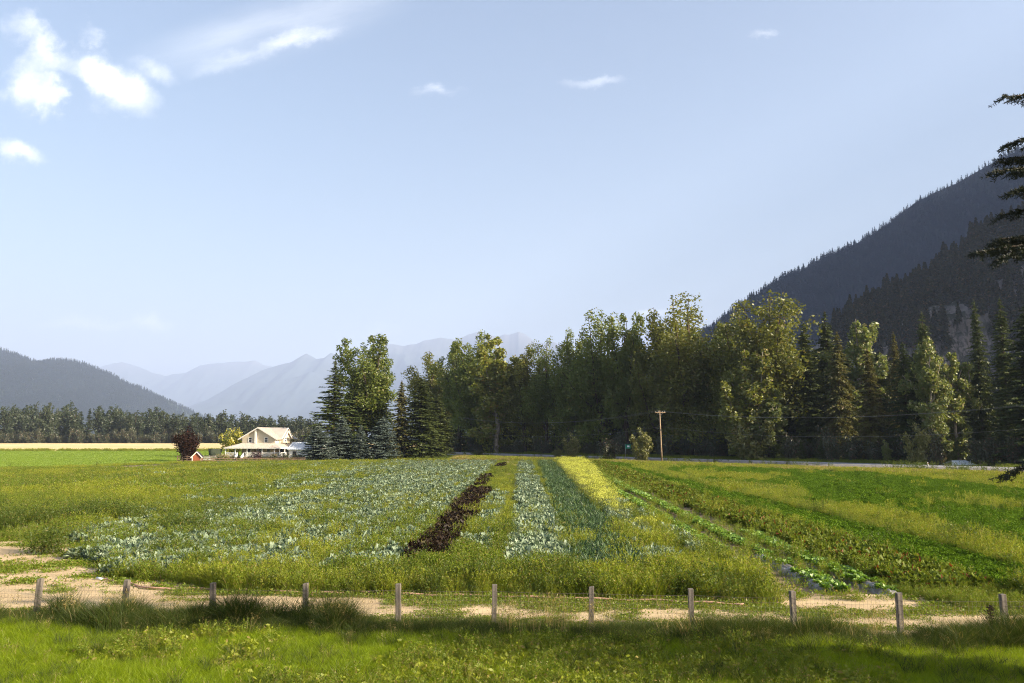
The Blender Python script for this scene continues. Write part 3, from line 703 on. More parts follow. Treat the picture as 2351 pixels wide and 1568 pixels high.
def broadleaf(seed, H, R, mat, bark, nlead=8, base=.12, leaf=.33, n=23000, spire=1.0, open_=.0):
    """cottonwood / birch: leaders that climb from the trunk to uneven tips, leaf clumps along them"""
    rng = np.random.default_rng(seed); segs = []; cents = []; rad = []
    tw = [Vector((0, 0, -.2))]
    for k in range(1, 9): tw.append(Vector((rng.normal()*.12*k**.5, rng.normal()*.12*k**.5, H*.86*k/8)))
    segs.append((tw, [H*.017*(1-.10*k) for k in range(9)]))
    leads = []
    for k in range(nlead):
        h0 = H*(base + (.62-base)*rng.random()**.8); az = 2.399*k + rng.random()*.9
        top = H*(1.0 if k == 0 else .97-.42*rng.random()**1.1); out = R*(.35 + .75*rng.random())*(1.2 - .5*top/H)*1.25
        if k == 0: out *= .25
        q0 = tw[int(h0/H/.86*8)]; q0 = Vector((q0.x, q0.y, h0)); pts = []
        for j in range(7):
            u = j/6; s = u**.62
            pts.append(q0 + Vector((math.cos(az)*out*s + rng.normal()*.15, math.sin(az)*out*s + rng.normal()*.15, (top-h0)*u)))
        segs.append((pts, [H*.0075*(1-.85*j/6)+.015 for j in range(7)])); leads.append((pts, 1.0))
    # low side boughs that fill the skirt
    for k in range(int(nlead*1.5)):
        h0 = H*(base*.6 + .5*rng.random()); az = rng.random()*6.28; out = R*(.55 + .5*rng.random()); q0 = Vector((tw[3].x, tw[3].y, h0)); pts = []
        for j in range(6):
            u = j/5; pts.append(q0 + Vector((math.cos(az)*out*u, math.sin(az)*out*u, out*.55*u*(1.25-u) - .3*out*max(0, u-.6))))
        segs.append((pts, [H*.005*(1-.85*j/5)+.012 for j in range(6)])); leads.append((pts, .85))
    for pts, kf in leads:
        N = len(pts)-1; L = sum((pts[i+1]-pts[i]).length for i in range(N)); m = max(5, int(L/.75))
        for j in range(m):
            u = .18 + .82*(j + rng.random()*.8)/m; i = min(N-1, int(u*N)); q = pts[i].lerp(pts[i+1], u*N-i)
            w = R*(.30*(1-u)**.7 + .10)*kf
            if rng.random() < open_: continue
            off = rng.normal(size=3)*w*.75; off[2] *= .8
            cents.append(np.array(q)+off); rad.append(R*(.20 + .15*rng.random())*(1.12-.55*u*spire))
    cents = np.array(cents); rad = np.array(rad)
    k = rng.choice(len(cents), n, p=rad**1.7/np.sum(rad**1.7))
    P = cents[k] + ell(n, rng)*rad[k][:, None]*np.array([1, 1, 1.25])
    P = P[P[:, 2] > .2]
    Q = leaves(P, leaf*(.6+.7*rng.random(len(P))), leaf*.62*(.7+.5*rng.random(len(P))), rng, -.2)
    return limb_mesh(segs, bark), polymesh('crown', Q, 4, mat), H, R

def conifer(seed, H, R, mat, bark, lev=.5, per=6, spray=.42, droop=.25, pw=.85, gaps=.1, dens=1.0, base=.03, up=.0, ragged=.3, flat=False):
    """spruce / fir / cedar: whorls of boughs, each a flat fan of hanging sprays"""
    rng = np.random.default_rng(seed); C = []; D = []; S = []
    segs = [([Vector((rng.normal()*.06, rng.normal()*.06, H*k/8)) if k else Vector((0, 0, -.2)) for k in range(9)], [H*.014*(1-.95*k/8)+.015 for k in range(9)])]
    z = H*base; nb = 0
    while z < H*.985:
        u = z/H; r0 = R*(1-u)**pw*(1 if u > .12 else .75+.25*u/.12)
        for j in range(per if u < .9 else 4):
            if rng.random() < gaps: continue
            az = rng.random()*6.28; r = max(.18, r0*(1-ragged*.5 + ragged*(rng.random()-.3))); zz = z + (rng.random()-.5)*lev*2.2
            out = np.array([math.cos(az), math.sin(az), 0]); side = np.array([-out[1], out[0], 0])
            m = max(3, int(r/spray*2.4*dens)); t = (np.arange(m)+rng.random(m))/m
            lift = up*r*t - droop*r*t**1.5*(1-u*.7) + .12*r*np.maximum(0, t-.7)
            P0 = out[None]*(r*t)[:, None] + np.array([0, 0, zz])[None] + np.array([0, 0, 1.])[None]*lift[:, None]
            for sgn in (-1, 0, 1):
                wid = r*.34*(1.05-t)*(.5+.7*rng.random(m))
                P = P0 + side[None]*(sgn*wid)[:, None]; d = out[None]*.8 + side[None]*sgn*.75 + np.array([0, 0, -.25-droop*.6])[None] + rng.normal(size=(m, 3))*.25
                C.append(P); D.append(unit(d)); S.append(spray*(.55+.75*rng.random(m))*(1-.35*u))
            if r > 1.0 and nb < 40 and rng.random() < .3:
                segs.append(([Vector((0, 0, zz)), Vector(P0[m//2]), Vector(P0[-1])], [.05, .03, .012])); nb += 1
        z += lev*(1-.45*u)
    n0 = 40; C.append(np.stack([rng.normal(size=n0)*.08, rng.normal(size=n0)*.08, H*(.93+.07*rng.random(n0))], -1)); D.append(unit(rng.normal(size=(n0, 3))*.5+np.array([0, 0, 1.]))); S.append(np.full(n0, spray*.5))
    C = np.concatenate(C); D = np.concatenate(D); S = np.concatenate(S)[:, None]
    b = unit(np.cross(D, rng.normal(size=D.shape)*.6+np.array([0, 0, 1.]))); wd = S*.34
    Q = np.stack([C-D*S*.6, C+b*wd, C+D*S*.8, C-b*wd], 1)
    return limb_mesh(segs, bark), polymesh('crown', Q, 4, mat), H, R

def bush(seed, H, R, mat, bark, n=2500, leaf=.16, nst=9, up=1.0):
    rng = np.random.default_rng(seed); segs = []; cents = []; rad = []
    for k in range(nst):
        az = 2.399*k + rng.random(); out = R*(.15+.8*rng.random()); top = H*(.95-.45*(out/R)*rng.random() if k else 1.0)
        if k == 0: out *= .1
        pts = [Vector((math.cos(az)*out*(j/4)**.8, math.sin(az)*out*(j/4)**.8, top*j/4)) for j in range(5)]
        segs.append((pts, [.04*(1-.8*j/4)*max(.4, H/4) for j in range(5)]))
        for j in range(7):
            u = .12+.88*(j+.5)/7; i = min(3, int(u*4)); q = pts[i].lerp(pts[i+1], u*4-i)
            cents.append(np.array(q)+rng.normal(size=3)*R*.12); rad.append(R*(.30-.13*u*up)*(.7+.6*rng.random()))
    cents = np.array(cents); rad = np.array(rad); k = rng.choice(len(cents), n, p=rad**1.6/np.sum(rad**1.6))
    P = cents[k] + ell(n, rng)*rad[k][:, None]*np.array([1, 1, 1.2]); P[:, 2] = np.abs(P[:, 2])+.02
    return limb_mesh(segs, bark, 'stem'), polymesh('foliage', leaves(P, leaf*(.6+.7*rng.random(n)), leaf*.6, rng, 0), 4, mat), H, R

L_cott = leafmat('cottonwood_leaf', (0.094, 0.130, 0.018), (0.163, 0.195, 0.029), .42, .03, (.18, .17, .03), .07)
L_cottY = leafmat('yellow_sunlit_leaf', (0.150, 0.174, 0.017), (0.240, 0.252, 0.026), .45, .05, (.24, .18, .03), .12)
L_cottB = leafmat('olive_leaf', (0.100, 0.117, 0.016), (0.169, 0.177, 0.025), .42, .03, (.18, .15, .03), .08)
L_birch = leafmat('birch_leaf', (0.120, 0.156, 0.036), (0.204, 0.234, 0.060), .42, .04, (.26, .23, .10), .1)
L_con = leafmat('fir_needle', (.040, .060, .014), (.085, .102, .024), .18, .03)
L_spr = leafmat('spruce_needle', (0.044, 0.072, 0.018), (0.096, 0.120, 0.029), .18, .04, (.10, .08, .03), .06)
L_ced = leafmat('cedar_spray', (.070, .078, .018), (.135, .122, .028), .22, .03, (.11, .075, .03), .10)
L_blue = leafmat('blue_spruce_needle', (.070, .100, .082), (.13, .16, .13), .12, .05)
L_mapl = leafmat('dark_red_leaf', (.014, .007, .004), (.030, .013, .007), .25, .01, (.09, .03, .02), .05, (1.2, .6, .5))
L_lime = leafmat('golden_leaf', (.38, .36, .04), (.62, .54, .08), .40, .05, (.12, .16, .03), .2)
L_shrub = leafmat('shrub_leaf', (0.120, 0.132, 0.024), (0.204, 0.204, 0.042), .4, .05, (.22, .19, .06), .1)
L_sdark = leafmat('dark_shrub_leaf', (.03, .045, .015), (.07, .075, .025), .35, .05, (.12, .06, .03), .1)
L_pale = leafmat('pale_shrub_leaf', (.20, .19, .06), (.30, .26, .10), .4, .05, (.30, .20, .10), .2)
L_purp = leafmat('purple_shrub_leaf', (.045, .025, .03), (.09, .045, .045), .3, .05)
L_farw = leafmat('far_wood_leaf', (.030, .046, .022), (.055, .072, .032), .35, .03)

PROTO = {
 'cott': [broadleaf(11, 34, 7.5, L_cott, M_bark, 11), broadleaf(12, 36, 8.5, L_cott, M_bark, 13, open_=.12), broadleaf(13, 33, 6.5, L_cott, M_bark, 9, open_=.1), broadleaf(14, 35, 7.5, L_cottB, M_bark, 12, open_=.15)],
 'olive': [broadleaf(15, 38, 9.5, L_cottB, M_bark, 15, n=30000), broadleaf(16, 36, 9, L_cottB, M_bark, 14, open_=.1, n=28000)],
 'yellow': [broadleaf(17, 22, 3.8, L_cottY, M_palebark, 8, base=.05, n=16000, leaf=.28)],
 'birch': [broadleaf(18, 22, 3.6, L_birch, M_palebark, 8, base=.1, n=14000, leaf=.25, open_=.1), broadleaf(19, 20, 3.2, L_birch, M_palebark, 7, base=.12, n=12000, leaf=.25, open_=.1)],
 'spruce': [conifer(21, 24, 5.6, L_spr, M_bark, .55, 7, .55, .10, .72, .12, up=.05, ragged=.7), conifer(22, 26, 5.0, L_spr, M_bark, .5, 7, .5, .25, .7, .1, ragged=.5)],
 'fir': [conifer(23, 32, 5.4, L_con, M_bark, .55, 8, .55, .3, .62, .1, ragged=.5), conifer(24, 34, 4.8, L_con, M_bark, .55, 8, .55, .3, .6, .12, ragged=.6), conifer(25, 30, 5.6, L_con, M_bark, .55, 8, .55, .25, .62, .08, ragged=.5)],
 'cedar': [conifer(26, 28, 4.6, L_ced, M_bark, .5, 7, .48, .55, .72, .08, ragged=.35), conifer(27, 26, 5.2, L_ced, M_bark, .5, 7, .48, .6, .7, .08, ragged=.4)],
 'blue': [conifer(28, 10, 4.0, L_blue, M_bark, .34, 8, .34, .08, .62, .04, up=.1, ragged=.3, dens=1.2), conifer(29, 11, 3.4, L_blue, M_bark, .34, 8, .34, .08, .72, .04, up=.1, ragged=.3, dens=1.2)],
 'small': [conifer(30, 6, 2.0, L_con, M_bark, .3, 7, .26, .1, .95, .1, up=.1, ragged=.5)],
 'bush': [bush(31, 6, 3.3, L_shrub, M_bark, 3800, .2), bush(32, 5, 3.6, L_sdark, M_bark, 2600, .2, 10)],
 'maple': [bush(33, 6.4, 2.9, L_mapl, M_bark, 7500, .18, 18, .2)],
 'golden': [bush(34, 7, 3.4, L_lime, M_bark, 2600, .24, 13, .4)],
 'farw': [broadleaf(41+i, 30, 7 + i % 2, L_farw, M_bark, 9, n=3600, leaf=.75, base=.03) for i in range(5)] + [conifer(47, 27, 5, L_farw, M_bark, 1.1, 6, .95, .3, .75, .05)],
 'gpale': [bush(51, 2.2, 1.8, L_pale, M_bark, 1100, .12)], 'gdark': [bush(52, 1.7, 1.5, L_sdark, M_bark, 1000, .12)], 'gpurp': [bush(53, 2.3, 1.5, L_purp, M_bark, 1100, .12)],
 'dead': [],
}
PARTN = {'bush': ('stem', 'foliage'), 'gpale': ('stem', 'foliage'), 'gdark': ('stem', 'foliage'), 'gpurp': ('stem', 'foliage')}
first = {}
def plant(kind, var, loc, H, R, name, label, cat='tree', group=None, rz=None):
    """place one tree: the first of a kind is built, the rest are copies of it and of its parts"""
    tm, cm, H0, R0 = PROTO[kind][var % len(PROTO[kind])]; key = (kind, var % len(PROTO[kind])); a, b = PARTN.get(kind, ('trunk', 'crown'))
    if key not in first:
        r = empty(name, loc); link(a, tm, r); link(b, cm, r); first[key] = r
    else:
        src = first[key]; r = src.copy(); r.name = name; COL.objects.link(r)
        for c in src.children:
            k = c.copy(); k.parent = r; COL.objects.link(k)
        for p in ('group',): 
            if p in r: del r[p]
    r.location = loc; r.rotation_euler = (0, 0, random.uniform(0, 6.28) if rz is None else rz); r.scale = (R/R0, R/R0, H/H0)
    tag(r, label, cat, group); return r
def yroad(px): return 222.7/(1 + 1.282*(px-CX)/FPX)
def tree_px(kind, var, px, topy, behind, wpx, name, label, Y=None, base_z=0, rz=None, group=None, cat='tree', front=False):
    Y = Y or yroad(px) + behind
    T = at(px, topy, Y); H = T.z - base_z; R = wpx/FPX*Y/2
    return plant(kind, var, Vector((T.x, Y, base_z)), H, R, name, label, cat, group, rz)

# ---- conifers and broadleaf beside the house
G1 = 'evergreens beside the farmhouse'
tree_px('spruce', 0, 770, 832, 0, 170, 'spruce_tree', 'open branched tall spruce with sparse pointed top, first of the evergreens right of the farmhouse', 190)
tree_px('cott', 2, 842, 772, 0, 138, 'cottonwood_tree', 'tall narrow broadleaf tree rising above the spruces right of the farmhouse', 198, rz=.6)
tree_px('spruce', 1, 880, 866, 0, 100, 'spruce_tree', 'dark spruce close behind the right flank of the tall narrow broadleaf', 200)
tree_px('cedar', 0, 923, 873, 0, 88, 'cedar_tree', 'slim brownish pointed cedar standing between the tall broadleaf and the wide dark fir', 192)
tree_px('fir', 2, 968, 868, 0, 140, 'fir_tree', 'wide dark blue green fir at the right end of the house evergreens', 193)
tree_px('spruce', 1, 812, 880, 0, 130, 'spruce_tree', 'dark spruce hidden behind the blue spruces below the tall narrow broadleaf', 194)
tree_px('fir', 0, 1006, 905, 0, 110, 'fir_tree', 'shaded fir tucked behind the wide dark fir where the forest begins', 205)
tree_px('blue', 0, 733, 978, 0, 108, 'blue_spruce', 'broad grey green blue spruce touching the white outbuilding, leftmost of its row', 176)
tree_px('blue', 1, 786, 955, 0, 98, 'blue_spruce', 'taller pointed blue spruce second in the row right of the outbuilding', 181)
tree_px('blue', 1, 829, 976, 0, 60, 'blue_spruce', 'slimmest blue spruce squeezed between two broad ones in the front row', 180)
tree_px('blue', 0, 880, 957, 0, 104, 'blue_spruce', 'broad blue spruce at the right end of the front row', 182)
# ---- the forest behind the road
F = [
 ('cott', 3, 996, 806, 26, 92, 'cottonwood_tree', 'olive cottonwood with a rounded top next to the house evergreens'),
 ('cott', 2, 1056, 792, 24, 80, 'cottonwood_tree', 'cottonwood with a narrow crown, left of the one with two close spires'),
 ('cott', 0, 1103, 774, 20, 88, 'cottonwood_tree', 'cottonwood with two close spires, left of the yellow green flanked one'),
 ('yellow', 0, 1140, 772, 13, 92, 'cottonwood_tree', 'cottonwood with leaves coloured yellow green as if sunlit beside the one with two close spires'),  # yellow leaf colour paints the sunlit half of the cottonwood with two spires
 ('cott', 3, 1205, 788, 20, 84, 'cottonwood_tree', 'dark cottonwood with a ragged notched top between two taller ones'),
 ('cott', 1, 1254, 778, 22, 90, 'cottonwood_tree', 'cottonwood with a dense rounded dark crown, its foot behind the road gravel'),
 ('cott', 0, 1316, 768, 22, 86, 'cottonwood_tree', 'shaded cottonwood stepping up from the forest edge to the taller crowns'),
 ('cott', 1, 1376, 716, 22, 112, 'cottonwood_tree', 'tall cottonwood with several feathery spires, left of the utility pole'),
 ('cott', 2, 1432, 722, 20, 84, 'cottonwood_tree', 'cottonwood with thin pale limbs showing, one crown left of the pole top'),
 ('cott', 3, 1512, 706, 22, 104, 'cottonwood_tree', 'tall cottonwood directly behind the utility pole'),
 ('olive', 0, 1578, 682, 22, 168, 'cottonwood_tree', 'tallest and broadest cottonwood, right behind the utility pole'),
 ('cott', 0, 1652, 756, 26, 92, 'cottonwood_tree', 'darker cottonwood in the dip between the two broadest crowns'),
 ('olive', 1, 1748, 683, 22, 178, 'cottonwood_tree', 'huge brownish olive cottonwood standing against the blue mountain'),
 ('yellow', 0, 1712, 802, 10, 86, 'poplar_tree', 'bright yellow green poplar in front of the huge olive cottonwood'),
 ('birch', 1, 1772, 892, 12, 62, 'birch_tree', 'small grey green birch leaning out at the foot of the huge olive cottonwood'),
 ('bush', 0, 1725, 952, 8, 96, 'willow_tree', 'wide grey green willow at the foot of the bright yellow green poplar'),
 ('fir', 0, 1845, 740, 24, 92, 'fir_tree', 'dark fir with a sharp tip right of the huge olive cottonwood'),
 ('fir', 1, 1893, 714, 34, 82, 'fir_tree', 'dark fir with a blunt broken top against the blue mountain'),
 ('cedar', 1, 1921, 762, 18, 92, 'cedar_tree', 'brown tinged cedar with drooping boughs right of the two dark firs'),
 ('birch', 0, 1972, 733, 30, 92, 'cottonwood_tree', 'pale olive broadleaf top showing between brown cedars'),
 ('cedar', 0, 1990, 800, 14, 84, 'cedar_tree', 'tall drooping cedar with a brown lit right side reaching the roadside'),
 ('cedar', 0, 2050, 762, 26, 66, 'cedar_tree', 'narrow cedar left of the shorter dark fir before the pale birches'),
 ('fir', 2, 2072, 786, 14, 84, 'fir_tree', 'dark fir with dense green boughs left of the pale birches'),
 ('fir', 1, 2116, 716, 34, 76, 'fir_tree', 'tall dark fir standing behind the pale birches'),
 ('birch', 0, 2124, 778, 12, 72, 'birch_tree', 'taller pale birch, left of the pair beside the half hidden shed'),
 ('birch', 1, 2186, 811, 17, 64, 'birch_tree', 'shorter pale birch with thin sunlit trunk, right of the pair by the shed'),
 ('fir', 0, 2236, 688, 22, 66, 'fir_tree', 'tall black fir just right of the half hidden shed'),
 ('fir', 1, 2294, 684, 20, 74, 'fir_tree', 'tallest black fir towards the right edge of the forest'),
 ('fir', 2, 2352, 700, 12, 150, 'fir_tree', 'black fir with wide low boughs, last of the forest on the right'),
]
for (k, v, px, ty, b, w, nm, lab) in F: tree_px(k, v, px, ty, b, w*1.38, nm, lab)
# deeper trees that close the gaps, all in shade
fill_lab = 'dark conifer deep in the shade behind the roadside forest'
for i, (px, ty) in enumerate([(1010, 850), (1035, 850), (1080, 850), (1125, 860), (1170, 850), (1230, 850), (1290, 835), (1345, 815), (1405, 800), (1460, 800), (1540, 800), (1610, 815), (1665, 800), (1690, 790), (1790, 800), (1820, 800), (1868, 790), (1945, 790), (2012, 800), (2150, 800), (2210, 830), (2262, 850), (2320, 840), (2025, 812), (2095, 800), (2165, 850), (1475, 850), (1640, 850), (1330, 870), (1190, 880), (2390, 740), (2440, 720)]):
    tree_px('fir', i, px, ty + 10, 33 + 9*(i % 3), 130, 'fir_tree', fill_lab, group='shaded conifers filling the forest')
und_lab = 'low dark undergrowth shrub at the foot of the roadside forest'
for i in range(44):
    px = 1015 + i*31 + random.uniform(-12, 12); px -= 90 if 2155 < px < 2265 else 0; Y = yroad(px) + random.uniform(9, 17); q = at(px, 1050, Y)
    plant('bush', 1, Vector((q.x, Y, 0)), random.uniform(3, 7), random.uniform(2.4, 3.8), 'undergrowth_shrub', und_lab, 'shrub', 'undergrowth along the forest foot')
# ---- bushes on this side of the road
B = [
 ('bush', 0, 1473, 988, 70, 'roadside_bush', 'bright leafy bush left of the utility pole'),
 ('bush', 1, 1396, 1012, 78, 'roadside_bush', 'dusky grey green willow bush left of the bright leafy bush'),
 ('bush', 0, 1313, 998, 56, 'roadside_bush', 'olive bush on the road verge above the yellow flowering strip'),
 ('bush', 0, 1281, 1028, 30, 'roadside_bush', 'small dry bush touching the far end of the yellow flowering strip'),
 ('bush', 1, 1100, 1034, 46, 'roadside_bush', 'low round bush where the road comes out of the evergreens'),
]
for (k, v, px, ty, w, nm, lab) in B: tree_px(k, v, px, ty, -12, w, nm, lab, cat='bush')
for (px, ty, w, bh, lab) in [(1839, 1012, 46, 9, 'young spruce on the far road verge, left of the pointed one'), (1885, 1002, 40, 9, 'young pointed spruce on the far road verge with a thin tip'), (1944, 1030, 36, 9, 'smallest young spruce on the far road verge'), (1775, 1020, 36, 10, 'young spruce below the small leaning birch')]:
    tree_px('small', 0, px, ty, bh, w, 'young_spruce', lab)
tree_px('birch', 1, 2033, 1010, 8, 26, 'sapling', 'slender yellow green sapling at the road below the brown lit cedar')
tree_px('bush', 0, 2108, 980, 7, 86, 'roadside_bush', 'wide green bush below the taller pale birch', cat='bush')
tree_px('bush', 1, 2140, 1005, 7.5, 60, 'roadside_bush', 'dark bush left of the half hidden shed', cat='bush')
tree_px('bush', 1, 2100, 1072, -9, 46, 'roadside_bush', 'low dark weed clump below the white marker post', cat='bush')
tree_px('bush', 0, 2205, 1028, 20, 64, 'roadside_bush', 'sunlit bush rising behind the half hidden shed roof', cat='bush')
# ---- garden of the farmhouse
tree_px('maple', 0, 434, 990, 0, 62, 'maple_tree', 'round dark red maple beside the red shed', 173)
tree_px('golden', 0, 537, 986, 0, 70, 'golden_tree', 'golden yellow leafed tree behind the left corner of the farmhouse', 200)
GD = [('gpale', 516, 1039, 38, 175, 'pale yellow flowering shrub at the left end of the porch'), ('gdark', 546, 1048, 34, 175, 'dark green and red shrub before the porch steps'), ('gpurp', 592, 1036, 34, 176, 'purple brown shrub in front of the porch railing'),
      ('gdark', 628, 1044, 36, 175, 'dark green shrub before the right half of the porch'), ('gdark', 654, 1042, 36, 176, 'dark clipped shrub below the right corner of the porch'), ('gpale', 680, 1042, 34, 178, 'pale rose shrub in front of the white outbuilding'), ('gdark', 500, 1050, 26, 174, 'low dark shrub at the foot of the pale yellow one'), ('gdark', 572, 1050, 24, 174.5, 'low dark shrub beside the porch steps')]
for k, px, ty, w, Y, lab in GD: tree_px(k, 0, px, ty, 0, w, 'garden_shrub', lab, Y, cat='shrub')
# ---- the far wood beyond the wheat
FW = [(13, 932), (37, 933), (62, 932), (87, 925), (115, 924), (140, 938), (162, 925), (187, 944), (207, 939), (230, 930), (252, 934), (273, 932), (298, 944), (313, 943), (345, 937), (357, 935), (377, 945), (398, 950), (423, 947), (455, 948), (478, 950), (510, 945), (530, 952), (553, 947), (575, 954), (597, 957), (623, 957), (645, 956), (660, 955), (687, 954), (705, 960), (-20, 930), (-45, 932), (-70, 935), (725, 958), (50, 940), (105, 935), (175, 940), (290, 945), (330, 948), (410, 955), (440, 955), (490, 957), (565, 958), (610, 960), (675, 960)]
for i, (px, ty) in enumerate(FW):
    Y = 578 + 14*(i % 4); lab = 'dark broadleaf tree in the far wood behind the wheat'; nm = 'forest_tree'; v = i % 5
    if i in (7, 8, 12): v = 5; lab = 'dark pointed conifer in the far wood behind the wheat'
    tree_px('farw', v, px, ty + random.uniform(-2, 2), 0, random.uniform(36, 50), nm, lab, Y, group='trees of the far wood')
for i in range(40):
    px = -30 + i*19.5; q = at(px, 1010, 572 + random.uniform(-3, 3)); plant('bush', 1, Vector((q.x, q.y, 0)), random.uniform(5, 11), random.uniform(5, 7), 'undergrowth_shrub', 'low shrub at the foot of the far wood behind the wheat', 'shrub', 'undergrowth of the far wood')

# ---- the near spruce at the right edge of the frame: detailed boughs
L_near = leafmat('near_spruce_needle', (.010, .016, .007), (.024, .030, .011), .12, .03)
NSX, NSY = 12.2, 15.4
ns = empty('spruce_tree', (NSX, NSY, 0)); tag(ns, 'near spruce at the right edge, its dark boughs reaching into the sky', 'tree')
m = MB(); m.tube([(0, 0, -.3), (0, 0, 4), (.05, 0, 9), (0, .05, 13.8)], [.26, .2, .11, .03], 10, False); m.build('trunk', M_bark, ns)
rng = np.random.default_rng(77)
tw_pts = []; nq = []
def twig(a, b, r0, needles=True, nl=.065, step=.009):
    a, b = np.array(a, float), np.array(b, float); L = np.linalg.norm(b-a); n = max(4, int(L/step)); d = (b-a)/L
    t = rng.random(n); C = a + (b-a)*t[:, None]
    dn = unit(rng.normal(size=(n, 3)) + d*.9); C2 = C + dn*nl*.5; bb = unit(np.cross(dn, rng.normal(size=(n, 3))))
    nq.append(np.stack([C2-dn*nl*.6, C2+bb*.0085, C2+dn*nl*.6, C2-bb*.0085], 1))
wood = MB()
def bough(z, az, L, droop, fine=True):
    o = np.array([0, 0, z]); dirv = np.array([math.cos(az), math.sin(az), 0]); side = np.array([-dirv[1], dirv[0], 0])
    pt = lambda u: o + dirv*L*u + np.array([0, 0, 1.])*(-droop*L*u**1.4 + .10*L*max(0, u-.6))
    wood.tube([pt(k/6) for k in range(7)], [.045*(1-.9*k/6)*L/3+.006 for k in range(7)], 6, False)
    n = int(L/(.16 if fine else .3))
    for k in range(2, n+1):
        u = k/n
        for sg in (-1, 1):
            if rng.random() < .10: continue
            l2 = (.26 + .40*L*(1-u)**.8*(.5+.5*rng.random()))*.62; a = pt(u)
            dd = dirv*(.75+.3*rng.random()) + side*sg*(.75) + np.array([0, 0, -.15-.35*rng.random()]); dd /= np.linalg.norm(dd)
            b = a + dd*l2
            if fine:
                wood.tube([a, a+(b-a)*.5, b], [.008, .006, .003], 4, False)
                twig(a, b, .01)
                for q in np.arange(.25, .95, .12/max(l2, .2)):
                    for s2 in (-1, 1):
                        c = a + (b-a)*q; d2 = dd*.7 + (side*s2*.6 if rng.random() < .5 else dirv*s2*.5) + np.array([0, 0, -.45*rng.random()]); d2 /= np.linalg.norm(d2)
                        twig(c, c + d2*(.10+.12*rng.random()), .005)
            else: twig(a, b, .01, nl=.17, step=.022); twig(a, a+(b-a)*.8+np.array([0, 0, -.2]), .01, nl=.16, step=.03)
    if fine: twig(pt(.8), pt(1), .01)
def bough_to(px, py, Y, droop):
    """a bough whose tip stands where the photo shows it"""
    T = at(px, py, Y); d = Vector((T.x-NSX, T.y-NSY)); L = d.length
    bough(T.z + (droop-.04)*L, math.atan2(d.y, d.x), L, droop)
for a in [(2312, 222, 15.3, .16), (2318, 330, 15.7, .25), (2294, 392, 15.1, .18), (2306, 366, 15.9, .12), (2332, 436, 14.8, .2), (2249, 578, 15.2, .20), (2308, 492, 15.7, .22), (2303, 592, 14.6, .3), (2300, 548, 15.5, .12), (2286, 560, 15.9, .2), (2318, 1090, 15.9, .45)]: bough_to(*a)
z = 2.0
while z < 13.4:
    for j in range(6):
        az = rng.random()*6.28; L = 2.5*(1-z/14.2)**.7*(.8+.3*rng.random())
        if math.cos(az)*L < -1.75: L = 1.75/abs(math.cos(az))   # the photo shows no boughs of it there
        bough(z, az, max(.4, L), .22, False)
    z += .34
wood.build('bough', M_bark, ns)
link('needles', polymesh('needles', np.concatenate(nq), 4, L_near), ns)
# tall spruces outside the frame on the right whose shade lies on the lawn and the fence verge
plant('fir', 0, Vector((23.5, 12.0, 0)), 11.5, 3.4, 'fir_tree', 'dense fir beside the lawn, beyond the near spruce', 'tree')

# ================================================================== WOODED SLOPES (stuff)
GN = {}
def scatter(name, protos, mat, P, rz, scl, idx, label, tilt=None, cat=None):
    """many small plants that nobody could count: points that carry copies of a few small meshes"""
    n = len(P); me = bpy.data.meshes.new(name); me.vertices.add(n); me.vertices.foreach_set('co', np.asarray(P, np.float32).ravel())
    rot = np.zeros((n, 3), np.float32); rot[:, 2] = rz
    if tilt is not None: rot[:, :2] = tilt
    scl = np.asarray(scl, np.float32); scl = np.repeat(scl[:, None], 3, 1) if scl.ndim == 1 else scl
    me.attributes.new('rot', 'FLOAT_VECTOR', 'POINT').data.foreach_set('vector', rot.ravel())
    me.attributes.new('scl', 'FLOAT_VECTOR', 'POINT').data.foreach_set('vector', scl.ravel())
    me.attributes.new('idx', 'INT', 'POINT').data.foreach_set('value', np.asarray(idx, np.int32))
    src = bpy.data.collections.new(name + '_kinds')
    for i, pm in enumerate(protos): src.objects.link(bpy.data.objects.new('%s_kind_%02d' % (name, i), pm))
    ng = bpy.data.node_groups.new(name, 'GeometryNodeTree')
    ng.interface.new_socket('Geometry', in_out='INPUT', socket_type='NodeSocketGeometry'); ng.interface.new_socket('Geometry', in_out='OUTPUT', socket_type='NodeSocketGeometry')
    N = ng.nodes.new; gi, go = N('NodeGroupInput'), N('NodeGroupOutput'); ip = N('GeometryNodeInstanceOnPoints'); ci = N('GeometryNodeCollectionInfo')
    ci.inputs[0].default_value = src; ci.inputs['Separate Children'].default_value = True; ci.inputs['Reset Children'].default_value = True
    def attr(nm, ty):
        a = N('GeometryNodeInputNamedAttribute'); a.data_type = ty; a.inputs[0].default_value = nm; return next(o for o in a.outputs if o.enabled and o.name == 'Attribute')
    L = ng.links.new
    L(gi.outputs[0], ip.inputs['Points']); L(ci.outputs[0], ip.inputs['Instance']); ip.inputs['Pick Instance'].default_value = True
    L(attr('idx', 'INT'), ip.inputs['Instance Index']); L(attr('rot', 'FLOAT_VECTOR'), ip.inputs['Rotation']); L(attr('scl', 'FLOAT_VECTOR'), ip.inputs['Scale'])
    L(ip.outputs[0], go.inputs[0])
    o = link(name, me); md = o.modifiers.new('scatter', 'NODES'); md.node_group = ng
    return tag(o, label, cat, kind='stuff')
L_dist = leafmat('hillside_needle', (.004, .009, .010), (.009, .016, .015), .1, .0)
L_dist2 = leafmat('far_hill_needle', (.008, .015, .009), (.017, .026, .015), .1, .0)
L_spurn = leafmat('spur_needle', (.018, .026, .011), (.050, .052, .018), .15, .0, (.10, .065, .03), .14)
